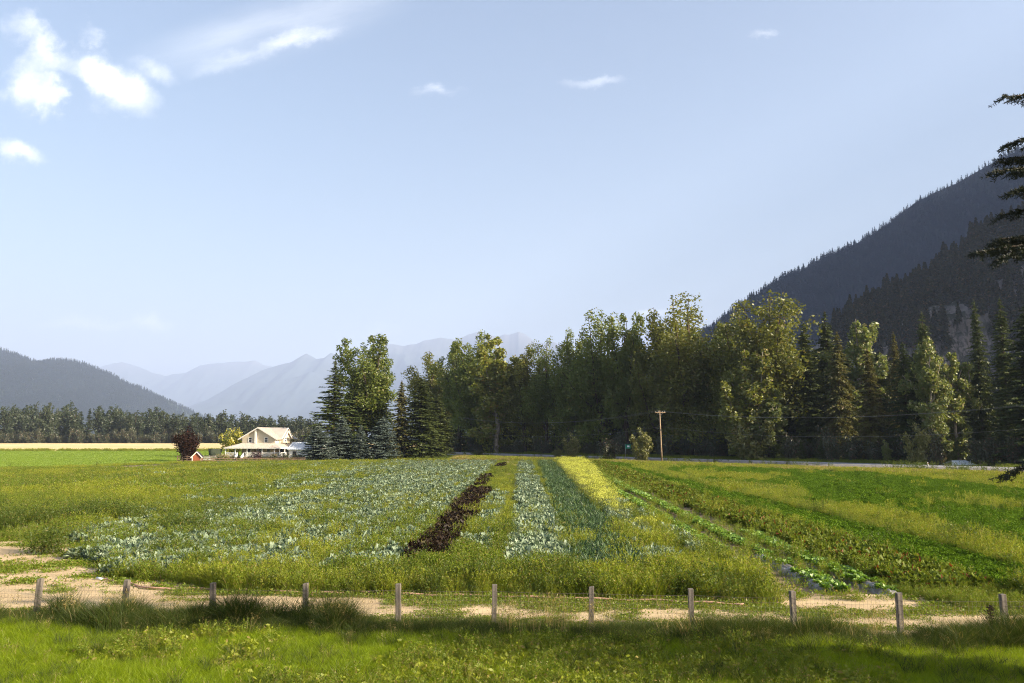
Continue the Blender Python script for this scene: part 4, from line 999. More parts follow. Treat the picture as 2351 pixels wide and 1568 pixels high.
def lowfir(seed, n, mat):
    """small far conifer, unit height"""
    rng = np.random.default_rng(seed); u = rng.random(n)**.8; r = (1-u)**.85*.16*(.5+.6*rng.random(n)); az = rng.random(n)*6.28
    C = np.stack([np.cos(az)*r, np.sin(az)*r, .04+u*.94], -1); D = unit(np.stack([np.cos(az), np.sin(az), -.5+rng.normal(size=n)*.3], -1))
    S = (.05+.06*(1-u))*(.7+.6*rng.random(n)); b = unit(np.cross(D, rng.normal(size=(n, 3))*.5+np.array([0, 0, 1.])))
    Q = np.stack([C-D*S[:, None], C+b*S[:, None]*.6, C+D*S[:, None], C-b*S[:, None]*.6], 1)
    return polymesh('far_fir', Q, 4, mat)
def on_surface(S, n, rng, cond=None):
    X, Y, Z = S; r, c = X.shape; i = rng.random(n)*(r-1.001); j = rng.random(n)*(c-1.001); a, b = i.astype(int), j.astype(int); fi, fj = i-a, j-b
    f = lambda A: (A[a, b]*(1-fj) + A[a, b+1]*fj)*(1-fi) + (A[a+1, b]*(1-fj) + A[a+1, b+1]*fj)*fi
    P = np.stack([f(X), f(Y), f(Z)], -1)
    g = np.hypot(Z[a+1, b]-Z[a, b], 0)/np.maximum(1e-3, np.abs(Y[a+1, b]-Y[a, b]))
    vis = (np.abs(P[:, 0]/P[:, 1]) < .72) & (P[:, 2] > 3)
    return P[vis], g[vis], i[vis]
rng = np.random.default_rng(5)
fm = [lowfir(60+i, 70, L_dist) for i in range(4)]
RMv = tuple(A[:78] for A in RM); P, g, _ = on_surface(tuple(A[20:72] for A in RM), 70000, rng)
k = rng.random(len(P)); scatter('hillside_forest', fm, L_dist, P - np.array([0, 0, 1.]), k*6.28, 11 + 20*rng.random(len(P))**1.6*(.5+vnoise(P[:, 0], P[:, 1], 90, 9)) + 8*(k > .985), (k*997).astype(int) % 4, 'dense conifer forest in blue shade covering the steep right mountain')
fm = [lowfir(70+i, 60, L_dist2) for i in range(4)]
P, g, _ = on_surface(tuple(A[6:74] for A in LH), 80000, rng)
k = rng.random(len(P)); scatter('hillside_forest', fm, L_dist2, P - np.array([0, 0, 2.]), k*6.28, 22 + 16*rng.random(len(P)), (k*997).astype(int) % 4, 'forest covering the low rounded hill behind the far wood')
NZs = lambda P: vnoise(P[:, 0], P[:, 2], 40, 63, 3)
fm = [lowfir(80+i, 330, L_spurn) for i in range(5)]
P, g, ii = on_surface(SP, 7800, rng); s = ii/150
k = rng.random(len(P)); ok = ((s < .22) | (s > .54) | (rng.random(len(P)) < .05) | (NZs(P) > .66)) & (s > .05)
P, k = P[ok], k[ok]; crest = P[:, 1] > 800
scatter('hillside_forest', fm, L_spurn, P - np.array([0, 0, .5]), k*6.28, 13 + 8*rng.random(len(P)) + 7*(rng.random(len(P)) > .8), (k*997).astype(int) % 5, 'conifers above and below the rock band of the near spur')
# ================================================================== GRASS, WEEDS AND CROPS (stuff)
def blades(n, h, hv, w, spread, lean, rng, bend=.5, wind=(0, 0)):
    """grass blades: two tapering segments each"""
    r = spread*np.sqrt(rng.random(n)); az = rng.random(n)*6.28; B = np.stack([r*np.cos(az), r*np.sin(az), np.zeros(n)-.02], -1)
    a2 = az + rng.normal(size=n)*.9; H = h*(1-hv+hv*2*rng.random(n)); l = lean*(.3+rng.random(n))
    d = np.stack([np.cos(a2)*l + wind[0], np.sin(a2)*l + wind[1], np.ones(n)], -1); d = unit(d)
    M = B + d*(H*.55)[:, None]; d2 = unit(d + np.stack([np.cos(a2)*bend+wind[0], np.sin(a2)*bend+wind[1], -bend*.35*np.ones(n)], -1)*(.4+.8*rng.random(n))[:, None])
    T = M + d2*(H*.5)[:, None]; s = unit(np.cross(d, rng.normal(size=(n, 3)))); W = (w*(.6+.8*rng.random(n)))[:, None]
    q1 = np.stack([B-s*W*.5, B+s*W*.5, M+s*W*.42, M-s*W*.42], 1); q2 = np.stack([M-s*W*.42, M+s*W*.42, T+s*W*.06, T-s*W*.06], 1)
    return np.concatenate([q1, q2])
def stems(n, h, spread, w, rng, lean=.25):
    r = spread*np.sqrt(rng.random(n)); az = rng.random(n)*6.28; B = np.stack([r*np.cos(az), r*np.sin(az), np.zeros(n)], -1)
    T = B + np.stack([rng.normal(size=n)*lean*h, rng.normal(size=n)*lean*h, h*(.65+.5*rng.random(n))], -1); s = unit(np.cross(T-B, rng.normal(size=(n, 3))))*w/2
    return B, T, np.stack([B-s, B+s, T+s*.5, T-s*.5], 1)
def weed(seed, h, spread, nst, nl, leaf, rng=None, heads=0, hl=.03):
    """leafy weed: stems with small leaves, optional seed heads"""
    rng = np.random.default_rng(seed); B, T, q = stems(nst, h, spread, .008, rng); k = rng.integers(0, nst, nl); u = rng.random(nl)**.75
    C = B[k] + (T-B)[k]*u[:, None] + rng.normal(size=(nl, 3))*.05*h*np.array([1, 1, .5]); C[:, 2] = np.abs(C[:, 2])
    out = [q, leaves(C, leaf*(.6+.8*rng.random(nl))*(1.25-.6*u), leaf*.32, rng, .5)]
    if heads:
        k = rng.integers(0, nst, heads); out.append(leaves(T[k] + rng.normal(size=(heads, 3))*np.array([.025, .025, .06])*h, hl, hl*.45, rng, 1.2))
    return np.concatenate(out)
def rosette(n, R, h, w, rng, droop=.3, ruffle=0.0):
    """broad leaves from one heart, each bent once along its length and folded at the rib"""
    az = 2.399*np.arange(n) + rng.normal(size=n)*.3; e = rng.random(n); out = []
    dirv = np.stack([np.cos(az), np.sin(az), np.zeros(n)], -1); side = np.stack([-np.sin(az), np.cos(az), np.zeros(n)], -1)
    up = np.array([0, 0, 1.])
    r1 = R*(.25+.2*e)[:, None]; r2 = R*(.55+.5*e)[:, None]; h1 = h*(.75-.35*e)[:, None]; h2 = h*(1.0-(.35+droop)*e+rng.normal(size=n)*.1)[:, None]; W = (w*(.7+.6*rng.random(n)))[:, None]
    p0 = dirv*.02; p1 = dirv*r1 + up*h1; p2 = dirv*r2 + up*h2; f = up*W*.35
    jit = lambda: rng.normal(size=(n, 3))*ruffle
    for sg in (-1, 1):
        a = p1 + side*W*sg*.5 + f + jit(); b = p2 + side*W*sg*.32 + f*.6 + jit()
        out.append(np.stack([p0, p0+side*W*sg*.1, a, p1], 1)); out.append(np.stack([p1, a, b, p2], 1))
    return np.concatenate(out)
def pm(name, Q, mat): return polymesh(name, Q, 4, mat)

G_lawn = leafmat('lawn_blade', (.165, .255, .005), (.31, .39, .010), .58, .012, (.20, .20, .04), .05)
G_verge = leafmat('verge_blade', (.032, .058, .009), (.080, .108, .017), .45, .012, (.22, .18, .07), .08)
G_weed = leafmat('weed_leaf', (.100, .155, .010), (.195, .248, .021), .48, .015, (.26, .20, .06), .12)
G_weedY = leafmat('yellow_weed_leaf', (.175, .220, .013), (.295, .325, .030), .48, .015, (.30, .24, .07), .1)
G_weedD = leafmat('dark_weed_leaf', (.05, .085, .010), (.10, .135, .016), .45, .015, (.16, .14, .03), .08)
G_dry = leafmat('dry_grass_blade', (0.242, 0.187, 0.061), (0.396, 0.297, 0.110), .4, .03, (.12, .13, .03), .25)
G_cab = leafmat('cabbage_leaf', (.135, .190, .110), (.30, .355, .235), .22, .02, (.08, .13, .08), .18, (1, 1.1, .8))
G_leek = leafmat('leek_leaf', (.035, .075, .022), (.088, .14, .052), .25, .02, (.15, .19, .12), .1, (1, 1.1, .8))
G_purp = leafmat('purple_leaf', (.016, .011, .007), (.036, .024, .014), .2, .01, (.07, .06, .02), .12, (1.1, .8, .7))
G_flow = leafmat('yellow_flower', (.40, .43, .05), (.56, .57, .10), .3, .02)
G_fleaf = leafmat('flower_stem_leaf', (.12, .15, .03), (.22, .24, .05), .4, .03)
G_lett = leafmat('lettuce_leaf', (.13, .25, .025), (.26, .40, .05), .40, .04, (.07, .14, .02), .2)
G_beet = leafmat('beet_leaf', (.085, .130, .014), (.165, .195, .026), .38, .008, (.18, .05, .02), .06)
G_kale = leafmat('kale_leaf', (.055, .112, .009), (.118, .198, .017), .25, .0, (.10, .16, .025), .12)

# kinds of plants
def kinds(fn, mat, name, n=4): return [pm(name, fn(np.random.default_rng(900+i*13), i), mat) for i in range(n)]
K_lawn = kinds(lambda r, i: blades(44, .21, .4, .0075, .15, .45, r, .7, (-.12, .05)), G_lawn, 'lawn_tuft')
K_lawnL = kinds(lambda r, i: np.concatenate([blades(16, .22, .4, .010, .14, .5, r, .8), leaves(np.abs(r.normal(size=(16, 3)))*np.array([.1, .1, .07]) - np.array([.05, .05, -.06]), .045, .022, r, .2)]), G_weedY, 'clover_tuft')
K_verge = kinds(lambda r, i: np.concatenate([blades(46, .50+.1*i, .4, .011, .17, .35, r, .75), blades(6, .8, .2, .006, .12, .15, r, .3)]), G_verge, 'verge_tuft')
K_stalk = kinds(lambda r, i: np.concatenate([blades(9, .85, .25, .006, .12, .2, r, .25), leaves(np.stack([r.normal(size=26)*.09, r.normal(size=26)*.09, .62+.28*r.random(26)], -1), .035, .008, r, 1.2)]), G_dry, 'dry_stalk')
K_weed = kinds(lambda r, i: np.concatenate([weed(500+i, .60, .24, 11, 110, .046, heads=36, hl=.028), blades(26, .5, .4, .011, .24, .35, r, .6)]), G_weed, 'weed_clump')
K_weedY = kinds(lambda r, i: np.concatenate([weed(520+i, .66, .22, 10, 50, .04, heads=60, hl=.032), blades(52, .62, .35, .010, .24, .3, r, .5, (-.1, 0))]), G_weedY, 'yellow_weed_clump')
K_weedD = kinds(lambda r, i: weed(540+i, .85, .28, 10, 150, .055, heads=20), G_weedD, 'dark_weed_clump')
K_short = kinds(lambda r, i: np.concatenate([blades(26, .075, .4, .009, .17, .7, r, .8), leaves(np.stack([r.normal(size=14)*.1, r.normal(size=14)*.1, .02+.04*r.random(14)], -1), .024, .012, r, .2)]), G_weed, 'short_tuft')
K_dry = kinds(lambda r, i: np.concatenate([blades(46, .62, .35, .013, .32, .3, r, .5), blades(12, .4, .3, .014, .3, .3, r, .5)]), G_dry, 'dry_tuft')
K_cab = kinds(lambda r, i: np.concatenate([rosette(14, .30, .36, .105, r, .35, .03), rosette(10, .20, .42, .085, r, .2, .03)]), G_cab, 'cabbage')
K_leek = kinds(lambda r, i: np.concatenate([rosette(9, .34, .52, .055, r, .5, .01), blades(9, .55, .3, .035, .08, .5, r, 1.0)]), G_leek, 'leek')
K_purp = kinds(lambda r, i: np.concatenate([leaves(ell(210, r)*np.array([.2, .2, .14])+np.array([0, 0, .16]), .036, .024, r, .3), rosette(8, .24, .3, .11, r, .3, .03)]), G_purp, 'purple_plant')
K_flow = kinds(lambda r, i: leaves(np.stack([r.normal(size=70)*.17, r.normal(size=70)*.17, .78+.20*r.random(70)-.1*r.random(70)], -1), .028, .024, r, .2), G_flow, 'flower_head')
K_fleaf = kinds(lambda r, i: weed(560+i, .8, .2, 12, 40, .06), G_fleaf, 'flower_stem')
K_lett = kinds(lambda r, i: rosette(13, .22, .24, .15, r, .4, .015), G_lett, 'lettuce')
K_beet = kinds(lambda r, i: np.concatenate([rosette(11, .26, .42, .095, r, .35, .02), weed(580+i, .36, .15, 6, 18, .06)]), G_beet, 'beet')
K_kale = kinds(lambda r, i: np.concatenate([leaves(ell(230, r)*np.array([.28, .28, .17])+np.array([0, 0, .28]), .036, .028, r, .15), rosette(9, .30, .40, .06, r, .6, .03)]), G_kale, 'kale')
# coarser kinds for far away
K_weedF = kinds(lambda r, i: np.concatenate([weed(600+i, .6, .75, 16, 90, .10, heads=40, hl=.07), blades(60, .55, .4, .026, .8, .3, r, .5)]), G_weed, 'weed_patch')
K_weedYF = kinds(lambda r, i: np.concatenate([weed(620+i, .65, .75, 12, 50, .10, heads=50, hl=.07), blades(80, .62, .35, .024, .8, .3, r, .5)]), G_weedY, 'yellow_weed_patch')
K_dryF = kinds(lambda r, i: blades(90, .62, .35, .026, .9, .25, r, .5), G_dry, 'dry_patch')

yfn = np.vectorize(yf)
def far_edge(x):
    r = fbR[0].y - (x-fbR[0].x)*1.604
    l = np.interp(x, [-140, -95, fL[0].x, fL[1].x, fL[2].x, -20, 9], [90, 112, fL[0].y, fL[1].y, fL[2].y, 184, 182])
    return np.where(x > fbR[0].x, r, l)
def left_edge(y): return np.interp(y, [27, 28.6, 30.3, 35, 42, 52, 60], [-9.5, -11, -14.6, -18.3, -22.6, -29.5, -60])
def sample(n, y0, y1, a, rng, margin=3.0, half=.67):
    """ground points inside what can be seen, thinning with distance as 1/y^a per area"""
    u = rng.random(n); p = 2-a
    y = (y0**p + u*(y1**p-y0**p))**(1/p) if abs(p) > 1e-3 else y0*(y1/y0)**u
    x = (rng.random(n)*2-1)*(half*y+margin); return x, y
NZ = lambda x, y, s, k: vnoise(x, y, s, k, 3)
def put(name, protos, mat, x, y, scl, label, z=0.0, rng=None, tilt=.12, zs=None):
    rng = rng or RNG; n = len(x); s = np.asarray(scl)*np.ones(n); S = np.stack([s, s, s if zs is None else s*zs], -1)
    return scatter(name, protos, mat, np.stack([x, y, np.full(n, z) if np.isscalar(z) else z], -1), rng.random(n)*6.28, S, rng.integers(0, len(protos), n), label, rng.normal(size=(n, 2))*tilt, name.split('_')[-1])

# ---- lawn
rng = np.random.default_rng(101)
x, y = sample(34000, 13.5, 24.5, .6, rng); v = y - yf(x); ok = v < -.25; x, y, v = x[ok], y[ok], v[ok]
weedy = sstep(.50, .62, NZ(x, y, 2.2, 201) - .10 + .20*np.exp(-((x+.6)/3.5)**2)*(v < -.8) + .10*(v < -3)*(np.abs(x) < 4))
k = rng.random(len(x)); g = k > weedy*.6
put('lawn_grass', K_lawn, G_lawn, x[g], y[g], (.75+.7*NZ(x[g], y[g], 1.3, 5)), 'thick bright green lawn grass in the foreground, half in shade', rng=rng)
g = (k < weedy*.35) & (rng.random(len(x)) < .9)
put('lawn_weeds', K_lawnL, G_weedY, x[g], y[g], .7+.9*rng.random(g.sum()), 'patch of yellowish clover and coarse weeds in the lawn', rng=rng)
g = (weedy > .5) & (rng.random(len(x)) < .045)
put('tall_lawn_weeds', K_weed, G_weed, x[g], y[g], .45+.45*rng.random(g.sum()), 'scattered taller weeds standing in the lawn', rng=rng)
g = (rng.random(len(x)) < .05*sstep(.36, .6, NZ(x, y, 1.0, 207)))
put('lawn_tufts', K_verge, G_lawn, x[g], y[g], .42+.3*rng.random(g.sum()), 'longer tufts of grass standing out of the lawn', rng=rng)
g = (rng.random(len(x)) < .012)
put('lawn_straw', K_stalk, G_dry, x[g], y[g], .35+.25*rng.random(g.sum()), 'thin pale seed stalks scattered through the lawn', rng=rng)
# ---- verge along the fence
n = 5200; x = (rng.random(n)*2-1)*20; v = rng.normal(size=n)*.42 - .10; y = yf(x)+v
d = NZ(x, y, 1.6, 31); k = rng.random(n) < sstep(.28, .55, d) + .42; x, y, v, d = x[k], y[k], v[k], d[k]
sc_ = (.62 + .2*(x < -3))*(.55 + .95*sstep(.35, .75, d))*(1-.25*np.abs(v))*(1.15 - .25*sstep(-6, 3, x) + .3*sstep(5, 12, x))
put('verge_grass', K_verge, G_verge, x, y, np.maximum(.46, sc_), 'long dark green grass growing through the foot of the wire fence', rng=rng, tilt=.18)
n = 420; x = (rng.random(n)*2-1)*19; v = rng.normal(size=n)*.35; d = NZ(x, yf(x), 2.3, 33); k = rng.random(n) < sstep(.42, .68, d)*.9 + .08 + .3*(x < -10); x, v = x[k], v[k]
put('dry_stalks', K_stalk, G_dry, x, yf(x)+v, .7+.5*rng.random(len(x)), 'dry seeding grass stalks along the wire fence', rng=rng)
# ---- short grass on the track and the left clearing
x, y = sample(90000, 22.5, 54, 1.0, rng); v = y-yf(x); le = left_edge(y)
on = (v > .3) & ((v < 5.2 + 1.0*(NZ(x, y, 2, 55)-.5)) | (x < le + .5)) & (y < 54)
x, y, v = x[on], y[on], v[on]
rut = 1.15*np.exp(-(np.abs(v-2.6-.7*(NZ(x, y*0, 6, 8)-.5))/1.15)**3) + .9*np.exp(-((v-4.0)/.5)**2)*(x < -4)
dirt = np.clip(rut*(.78 + .40*(x < -4) - .16*(np.abs(x-1) < 4) ), 0, 1.2)
dirt = np.maximum(dirt, 1.1*np.exp(-(((x+23)/5.4)**2 + ((y-36.6-.35*(x+23)*.4)/3.8)**2)**2)); dirt = np.maximum(dirt, 1.1*np.exp(-(((x+27.6)/2.6)**2 + ((y-48.5)/3.0)**2)**2))
dirt = np.maximum(dirt, .9*np.exp(-(((x+13)/5.5)**2 + ((v-3.2)/1.6)**2)**2))
dirt = np.maximum(dirt, 1.15*np.exp(-(((x-10.6)/3.1)**2 + ((v-5.4)/2.5)**2)**2))
nz = NZ(x, y, 1.1, 61)*.65 + NZ(x, y*2.2, .5, 62)*.35
dirt = np.maximum(dirt, .82*((x < -10.0) & (v > 4.4) & (y < 42))); keep = rng.random(len(x)) < np.clip(1.25*sstep(.32, .62, nz + .33 - .60*dirt), 0, 1)
x, y, v = x[keep], y[keep], v[keep]; nearfield = sstep(4.0, 5.2, v)
put('track_grass', K_short, G_weed, x, y, (.7+1.0*rng.random(len(x)))*(1+.5*nearfield), 'short sparse grass growing over the sandy farm track', z=.05, rng=rng)

# ---- the crop field
def rows(xr, c, w): return np.abs(((xr-c+w/2) % w)-w/2)
def classify(x, y, rng):
    """which plant stands where: 0 none, 1 weed, 2 yellow weed, 3 dark weed, 4 cabbage, 5 leek, 6 purple, 7 flower, 8 lettuce, 9 beet, 10 kale"""
    n = len(x); xr = x - .0112*y; v = y-yf(x); wob_ = (NZ(x, y, 3, 71)-.5)*.9; X = xr + wob_*.35
    t = np.full(n, 1); r = rng.random(n); big = NZ(x, y, 9, 72); med = NZ(x, y, 3.2, 73); sm_ = NZ(x, y, 1.2, 74)
    stretch = NZ(xr*1.0, y*.22, 2.2, 75)
    t[r < sstep(.38, .64, NZ(xr, y*.5, 5, 76))*.75] = 2
    t[(r > .97) | ((r > .80) & (med > .58) & (y < 60))] = 3
    def setb(m, p, val):
        t[m & (rng.random(n) < p)] = val
    # left block: pale cabbages in rows that lose themselves in weeds
    lb = (X < -5.0) & (X > -62) & (y > 31)
    den = sstep(.37, .53, NZ(xr, y*.3, 4.0, 81)*.55 + NZ(x, y, 2.0, 82)*.45 + .11*sstep(-24, -9, X) - .10*sstep(-20, -34, X) - .10*sstep(130, 60, y)*sstep(-14, -24, X) + .05*sstep(90, 150, y))
    rw = np.exp(-(rows(X, -5.9, 1.55)/.42)**2)
    setb(lb, den*np.clip(.30+.9*rw, 0, 1)*.85, 4)
    # first two rows on the left reach the front corner
    setb((np.abs(X+17.9) < .8) & (y > 31.5) & (y < 75), .62*sstep(.35, .55, NZ(x, y, 3.5, 83)), 4)
    # purple bed
    p = (X > -4.85) & (X < -3.0) & (((y > 34) & (y < 78 + 6*(med-.5))) | ((y > 84) & (y < 106) & (X < -3.9) & (med > .40)) | ((y > 138) & (y < 158) & (X > -4.2) & (med > .42)))
    setb(p, .62 + .36*sstep(.34, .5, sm_), 6)
    # two pale beds with a weedy aisle
    setb((X > -2.9) & (X < -1.3) & (y > 32) & (y < 75), .75*sstep(.32, .56, med), 4)
    setb((X > -.5) & (X < 2.1) & (y > 32) & (y < 170), .92*sstep(.27, .46, med + .12*(y < 60)), 4)
    # dark leek bed
    setb((X > 2.2 + .010*(y-40)) & (X < 5.1 + .012*(y-40)) & (y > 30) & (y < 172), .93*sstep(.22, .40, sm_*.5+med*.5), 5)
    setb((np.abs(X - np.interp(y, [35, 63], [5.8, 6.8])) < .75) & (y > 33) & (y < 66), .92*sstep(.28, .45, med), 4)
    # yellow flowering bed
    fc = np.interp(y, [45, 63, 83, 128, 170], [6.5, 6.7, 7.3, 9.1, 10.6]); fw = np.interp(y, [45, 63, 83, 128, 170], [.5, .85, 1.4, 2.4, 3.0]); fl = (np.abs(X-fc) < fw*(.75+.5*NZ(x, y, 2.2, 87))) & (y > 40) & (y < 178)
    setb(fl, np.interp(y, [40, 55, 75, 110], [.22, .42, .74, .82])*(1 - .4*sstep(.52, .66, NZ(x, y, 1.7, 88))), 7)
    setb((np.abs(X-8.2) < .55) & (y > 36) & (y < 80) & ~fl, .75*sstep(.34, .5, med), 4)
    # bare aisles between the lettuce rows
    ba = (xr > 8.35) & (xr < 13.2) & (y < 165) & (y > 25) & ~fl
    t[ba & (rng.random(n) < .93 - .35*sstep(60, 120, y))] = 0
    t[ba & (t != 0)] = 1
    t[(xr > 8.0) & (xr < 13.2) & (v < 8.5) & (rng.random(n) < .90)] = 0
    # beets, kale, weedy strips on the right
    setb((xr > np.interp(y, [28, 44, 60], [13.3, 13.2, 12.3])) & (xr < 16.1) & (v > 6.6) & (y < 168), .97, 9)
    pass
    kl = (xr > 16.2) & (v > 7.2)
    kr = .60 + .40*np.exp(-(rows(xr, 17, .95)/.30)**2); setb(kl & (xr < 18.4), .97*kr, 10)
    wd = sstep(.58, .70, NZ(xr, y*.18, 4.5, 91) + .42*np.exp(-((xr-20.0)/1.05)**2)*sstep(170, 110, y) + .1*sstep(.55, .7, med) + .10*np.exp(-((xr-33)/1.6)**2))
    setb(kl & (xr >= 18.4), .97*kr*(1-wd*.92), 10); 
    m = kl & (t != 10) & (wd >= .5); t[m & (rng.random(n) < .28)] = 2; m = kl & (t != 10) & (wd < .5); t[m & (rng.random(n) < .94)] = 0
    # weedy headland near the front, soft edges
    hd = (xr < 8.3) & (v < 7.6 + 2.2*(med-.5) + 2.4*sstep(3, 7, xr)); t[hd & (rng.random(n) < .93)] = 1
    t[hd & (rng.random(n) < .55*sstep(.46, .60, NZ(x, y, 1.8, 99)))] = 3; t[hd & (rng.random(n) < .30)] = 2
    inside = (v > 4.9 + .9*(NZ(x, y, 1.4, 95)-.5) + 2.2*(xr > 12.8) - 1.0*(xr > 16.5)*(xr < 17)) & (y < far_edge(x)) & (x > left_edge(y) + 4*(NZ(x, y, 2.5, 97)-.5))
    t[~inside] = 0
    return t, v, med, inside
rng = np.random.default_rng(202)
x, y = sample(78000, 26, 184, 1.0, rng); t, v, med, ins = classify(x, y, rng)
grow = (y/45).clip(1, 2.6)**.6; grow = np.where((t == 4) | (t == 10) | (t == 5), grow**.45, grow)                         # wider plants stand in for several where they are too far to tell apart
hs_ = .68 + .45*rng.random(len(x)); xr0 = x - .0112*y; hs_ = np.where((t < 3) & (xr0 < 8.4) & (xr0 > -30) & (y > 33), hs_*(.60 + .25*sstep(-18, -30, xr0)), hs_); hs_ = hs_*(1-.3*sstep(120, 165, y)*(xr0 < 0))
def crop(code, name, protos, mat, base, label, thin=1.0, far=None, zs=None, extra=None, farlim=70):
    m = (t == code)
    if extra is not None: m &= extra
    if thin < 1: m &= rng.random(len(x)) < thin
    nearm = m & (y < farlim) if far else m
    put(name, protos, mat, x[nearm], y[nearm], base*hs_[nearm]*grow[nearm], label, rng=rng, zs=None if far else 1/grow[nearm]**.7)
    if far:
        fm_ = m & (y >= farlim) & (rng.random(len(x)) < .55)
        put(name, far, mat, x[fm_], y[fm_], base*hs_[fm_]*1.0, label + ', thinning towards the far end', rng=rng)
crop(1, 'field_weeds', K_weed, G_weed, 1.0, 'olive green weeds overgrowing the crop field', far=K_weedF)
crop(2, 'yellow_field_weeds', K_weedY, G_weedY, 1.0, 'yellow green seeding grass between the crops', far=K_weedYF)
crop(3, 'dark_field_weeds', K_weedD, G_weedD, .95, 'darker leafy weeds standing above the rest')
crop(4, 'cabbage_rows', K_cab, G_cab, 1.15, 'pale blue green cabbages in broken rows')
crop(5, 'leek_bed', K_leek, G_leek, 1.1, 'bed of dark blue green strappy leaves right of the pale cabbages')
crop(6, 'purple_bed', K_purp, G_purp, 1.7, 'dark purple leafed bed running away from the fence')
crop(7, 'flowering_stems', K_fleaf, G_fleaf, 1.0, 'green stems of the yellow flowering bed'); crop(7, 'yellow_flowers', K_flow, G_flow, 1.0, 'bright yellow flowers of the bolted bed towards the road', thin=.5)
crop(9, 'beet_rows', K_beet, G_beet, 1.25, 'red and green beet leaves in a band beside the lettuce')
crop(10, 'kale_rows', K_kale, G_kale, 1.1, 'dark green curly kale filling the right of the field')
# the lettuce rows, set out plant by plant
lx, ly = [], []
for cx_, y0, y1, th in ((9.1, 37, 165, 0), (10.75, 27.8, 31.6, 0), (10.75, 33, 40, .5), (10.75, 40, 165, 0), (12.25, 29.2, 44, 0), (12.3, 27.4, 29.2, .6)):
    yy_ = y0
    while yy_ < y1:
        for k in range(3):
            if rng.random() > th + .04: lx.append(cx_ + .0112*yy_ + (k-1)*.24 + rng.normal()*.06); ly.append(yy_ + rng.normal()*.06)
        yy_ += .26*(yy_/40 if yy_ > 40 else 1)**.5
lx, ly = np.array(lx), np.array(ly)
wx = np.concatenate([rng.normal(size=150)*.34 + c for c in (8.95, 10.55, 12.35)]); wy = 26.5 + rng.random(len(wx))**1.5*24; wx = wx + .0112*wy
put('mulch_weeds', K_short, G_weed, wx, wy, .9+1.3*rng.random(len(wx)), 'small weeds breaking through the plastic film and bare soil', z=.10, rng=rng)
put('lettuce_rows', K_lett, G_lett, lx, ly, (.72+.35*rng.random(len(lx)))*(ly/40).clip(1, 3)**.3, 'bright green lettuce rows beside bare soil', z=.10, rng=rng)
# a second, denser pass close to the camera
x, y = sample(22000, 26, 56, 1.2, rng); t, v, med, ins = classify(x, y, rng); grow = np.ones(len(x)); hs_ = .7 + .55*rng.random(len(x))
front = sstep(12, 6, v)
hs_ = hs_*np.where(t < 4, .52 + .66*sstep(.35, .62, NZ(x, y, 1.5, 98)), 1)
crop(1, 'field_weeds', K_weed, G_weed, .95, 'olive green weeds, thickest along the near edge of the field'); crop(2, 'yellow_field_weeds', K_weedY, G_weedY, .95, 'yellow green seeding grass along the near edge of the field'); crop(3, 'dark_field_weeds', K_weedD, G_weedD, .95, 'dark leafy weeds along the near edge of the field')
crop(4, 'cabbage_rows', K_cab, G_cab, 1.15, 'large pale cabbages at the near end of the rows', thin=.9); crop(5, 'leek_bed', K_leek, G_leek, 1.1, 'near end of the dark strappy leafed bed'); crop(6, 'purple_bed', K_purp, G_purp, 1.6, 'near end of the dark purple bed')
crop(9, 'beet_rows', K_beet, G_beet, 1.2, 'near end of the red and green beet band'); crop(10, 'kale_rows', K_kale, G_kale, 1.05, 'near end of the dark green curly kale')
# ---- grass strip in front of the right hand crops, left weedy margins
x, y = sample(16000, 23, 33, 1.0, rng); v = y-yf(x); xr = x-.0112*y
m = (xr > 13.2 - .4*(v-5)) & (v > 4.2) & (v < 7.8) & (rng.random(len(x)) < .75); put('headland_grass', K_weed, G_weed, x[m], y[m], .40+.3*rng.random(m.sum()), 'low grass and weeds between the right hand crops and the track', rng=rng)
x, y = sample(34000, 40, 130, 1.1, rng); m = (x < left_edge(y)+1) & (y > 53.5) & (y < far_edge(x)) | ((x < -24) & (y > 41) & (y < 46) & (x > -27)); m |= (x < -29.5) & (y > 44) & (y < 60)
nm_ = m & (y < 72); fm_ = m & (y >= 72); yl = NZ(x, y, 6, 44) > .52
for mm_, pa, pb in ((nm_, K_weed, K_weedY), (fm_, K_weedF, K_weedYF)):
    a = mm_ & ~yl; put('meadow_weeds', pa, G_weed, x[a], y[a], .55+.5*rng.random(a.sum()), 'rough weedy meadow left of the crop field', rng=rng)
    a = mm_ & yl; put('meadow_grass', pb, G_weedY, x[a], y[a], .55+.45*rng.random(a.sum()), 'yellowish seeding grass in the rough meadow', rng=rng)
for (px, py, w_, n_) in [(235, 1185, 2.6, 60), (170, 1190, 2.2, 40), (20, 1195, 1.2, 30), (420, 1215, 1.6, 26), (8, 1210, 1.0, 30), (100, 1260, .9, 14)]:
    q = gp(px, py+14); xx = q.x + rng.normal(size=n_)*w_*.6; yy_ = q.y + rng.normal(size=n_)*w_*.6
    put('weed_thicket', K_weedD, G_weedD, xx, yy_, 1.0+.5*rng.random(n_), 'dark bushy thicket of weeds in the meadow beside the bare path', rng=rng)
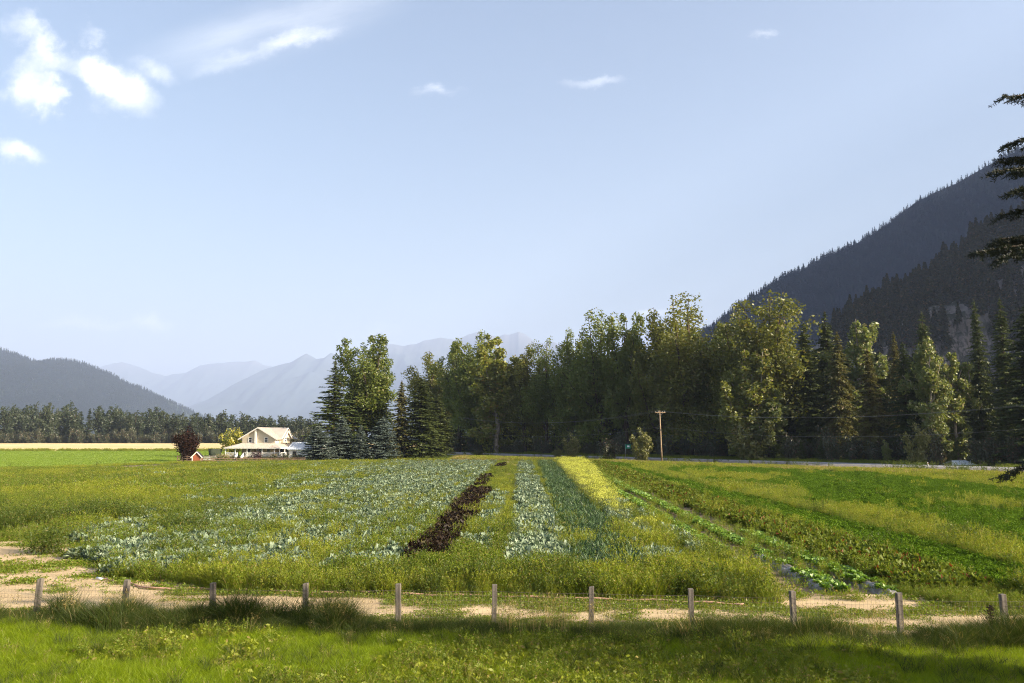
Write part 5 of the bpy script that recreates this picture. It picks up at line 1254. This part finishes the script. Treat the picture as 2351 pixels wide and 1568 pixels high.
# ---- dry headland and verge between the field and the road, rough edge of the hayfield
x, y = sample(60000, 80, 235, .9, rng); e = far_edge(x); pr_ = (x-77)*rn.x + (y-124)*rn.y
m = (y > e-7*NZ(x, y, 6, 17)) & (pr_ < -4.2) & (x > -14)
kk = rng.random(len(x)); dn = NZ(x, y, 7, 18)
vh = .42 + .5*sstep(-10, -24, pr_); a = m & (kk < .62); put('dry_verge_grass', K_dryF, G_dry, x[a], y[a], (.75+.6*rng.random(a.sum()))*vh[a], 'straw coloured grass between the crops and the road', rng=rng)
a = m & (kk > .5); put('road_verge_weeds', K_weedYF, G_weedY, x[a], y[a], (.7+.8*dn[a])*vh[a], 'yellow green weeds on the verge before the road', rng=rng)
a = m & (kk > .90) & (pr_ > -16) & (dn > .54); put('road_verge_thicket', K_weedD, G_weedD, x[a], y[a], 1.1+.9*rng.random(a.sum()), 'darker weeds along the road bank', rng=rng)
m = (np.abs(y-e) < 2.2) & (x < -20) | ((x > -60) & (x < -14) & (y > e-4) & (y < e+5)); a = m
put('hayfield_edge_grass', K_weedYF, G_weedY, x[a], y[a], .42+.3*rng.random(a.sum()), 'tall ragged grass along the edge of the green hayfield', rng=rng)
a = m & (NZ(x, y, 5, 19) > .56) & (kk < .6); put('hayfield_edge_weeds', K_weedD, G_weedD, x[a], y[a], .8+.5*rng.random(a.sum()), 'dark weed clumps along the edge of the green hayfield', rng=rng)
pr_ok = (pr_ > 4.4) & (pr_ < 16) & (x > -40) & ~((x/y > .515) & (x/y < .61)); a = pr_ok & (kk < .8); put('forest_edge_grass', K_weedF, G_weedD, x[a], y[a], .9+.8*dn[a], 'rough grass between the road and the forest', rng=rng)
# hay stubble: short grass over the hayfield
x, y = sample(30000, 118, 300, 1.2, rng); m = (y > far_edge(x)+1) & (x < -12)
K_hay = kinds(lambda r, i: blades(70, .16, .4, .03, 1.1, .6, r, .7), leafmat('hay_blade', (.13, .21, .012), (.21, .28, .02), .45, .03), 'hay_tuft')
put('hayfield_grass', K_hay, K_hay[0].materials[0], x[m], y[m], .8+.6*rng.random(m.sum()), 'short bright green grass of the mown hayfield', rng=rng)
x = rng.random(2600)*600-610; y = 300 + rng.random(2600)*3; put('wheat_edge_grass', K_weedYF, G_weedD, x, y, .9+.6*rng.random(2600), 'green grass strip along the near edge of the wheat', rng=rng)
# two dead dark dock stalks by the fence at the right
for px, py, h_, lab in ((2195, 1420, 1.0, 'dark dead dock stalk by the fence between the last two posts'), (2268, 1400, 1.25, 'taller dark dead dock stalk just left of the last fence post')):
    q = gp(px, py + 24); dk_ = empty('dock_stalk', (q.x, yf(q.x)+.15, 0)); tag(dk_, lab, 'weed')
    M_dock = surf('dead_dock', (.05, .028, .02), rough=.9); mm = MB(); mm.tube([(0, 0, 0), (.02, 0, h_*.5), (-.03, .02, h_)], [.012, .01, .004], 5); mm.build('stem', M_dock, dk_)
    C = np.stack([rng.normal(size=330)*.045, rng.normal(size=330)*.045, h_*(.25+.75*rng.random(330))], -1); link('seed_head', pm('seed_head', leaves(C, .03, .016, rng, .3), M_dock), dk_)
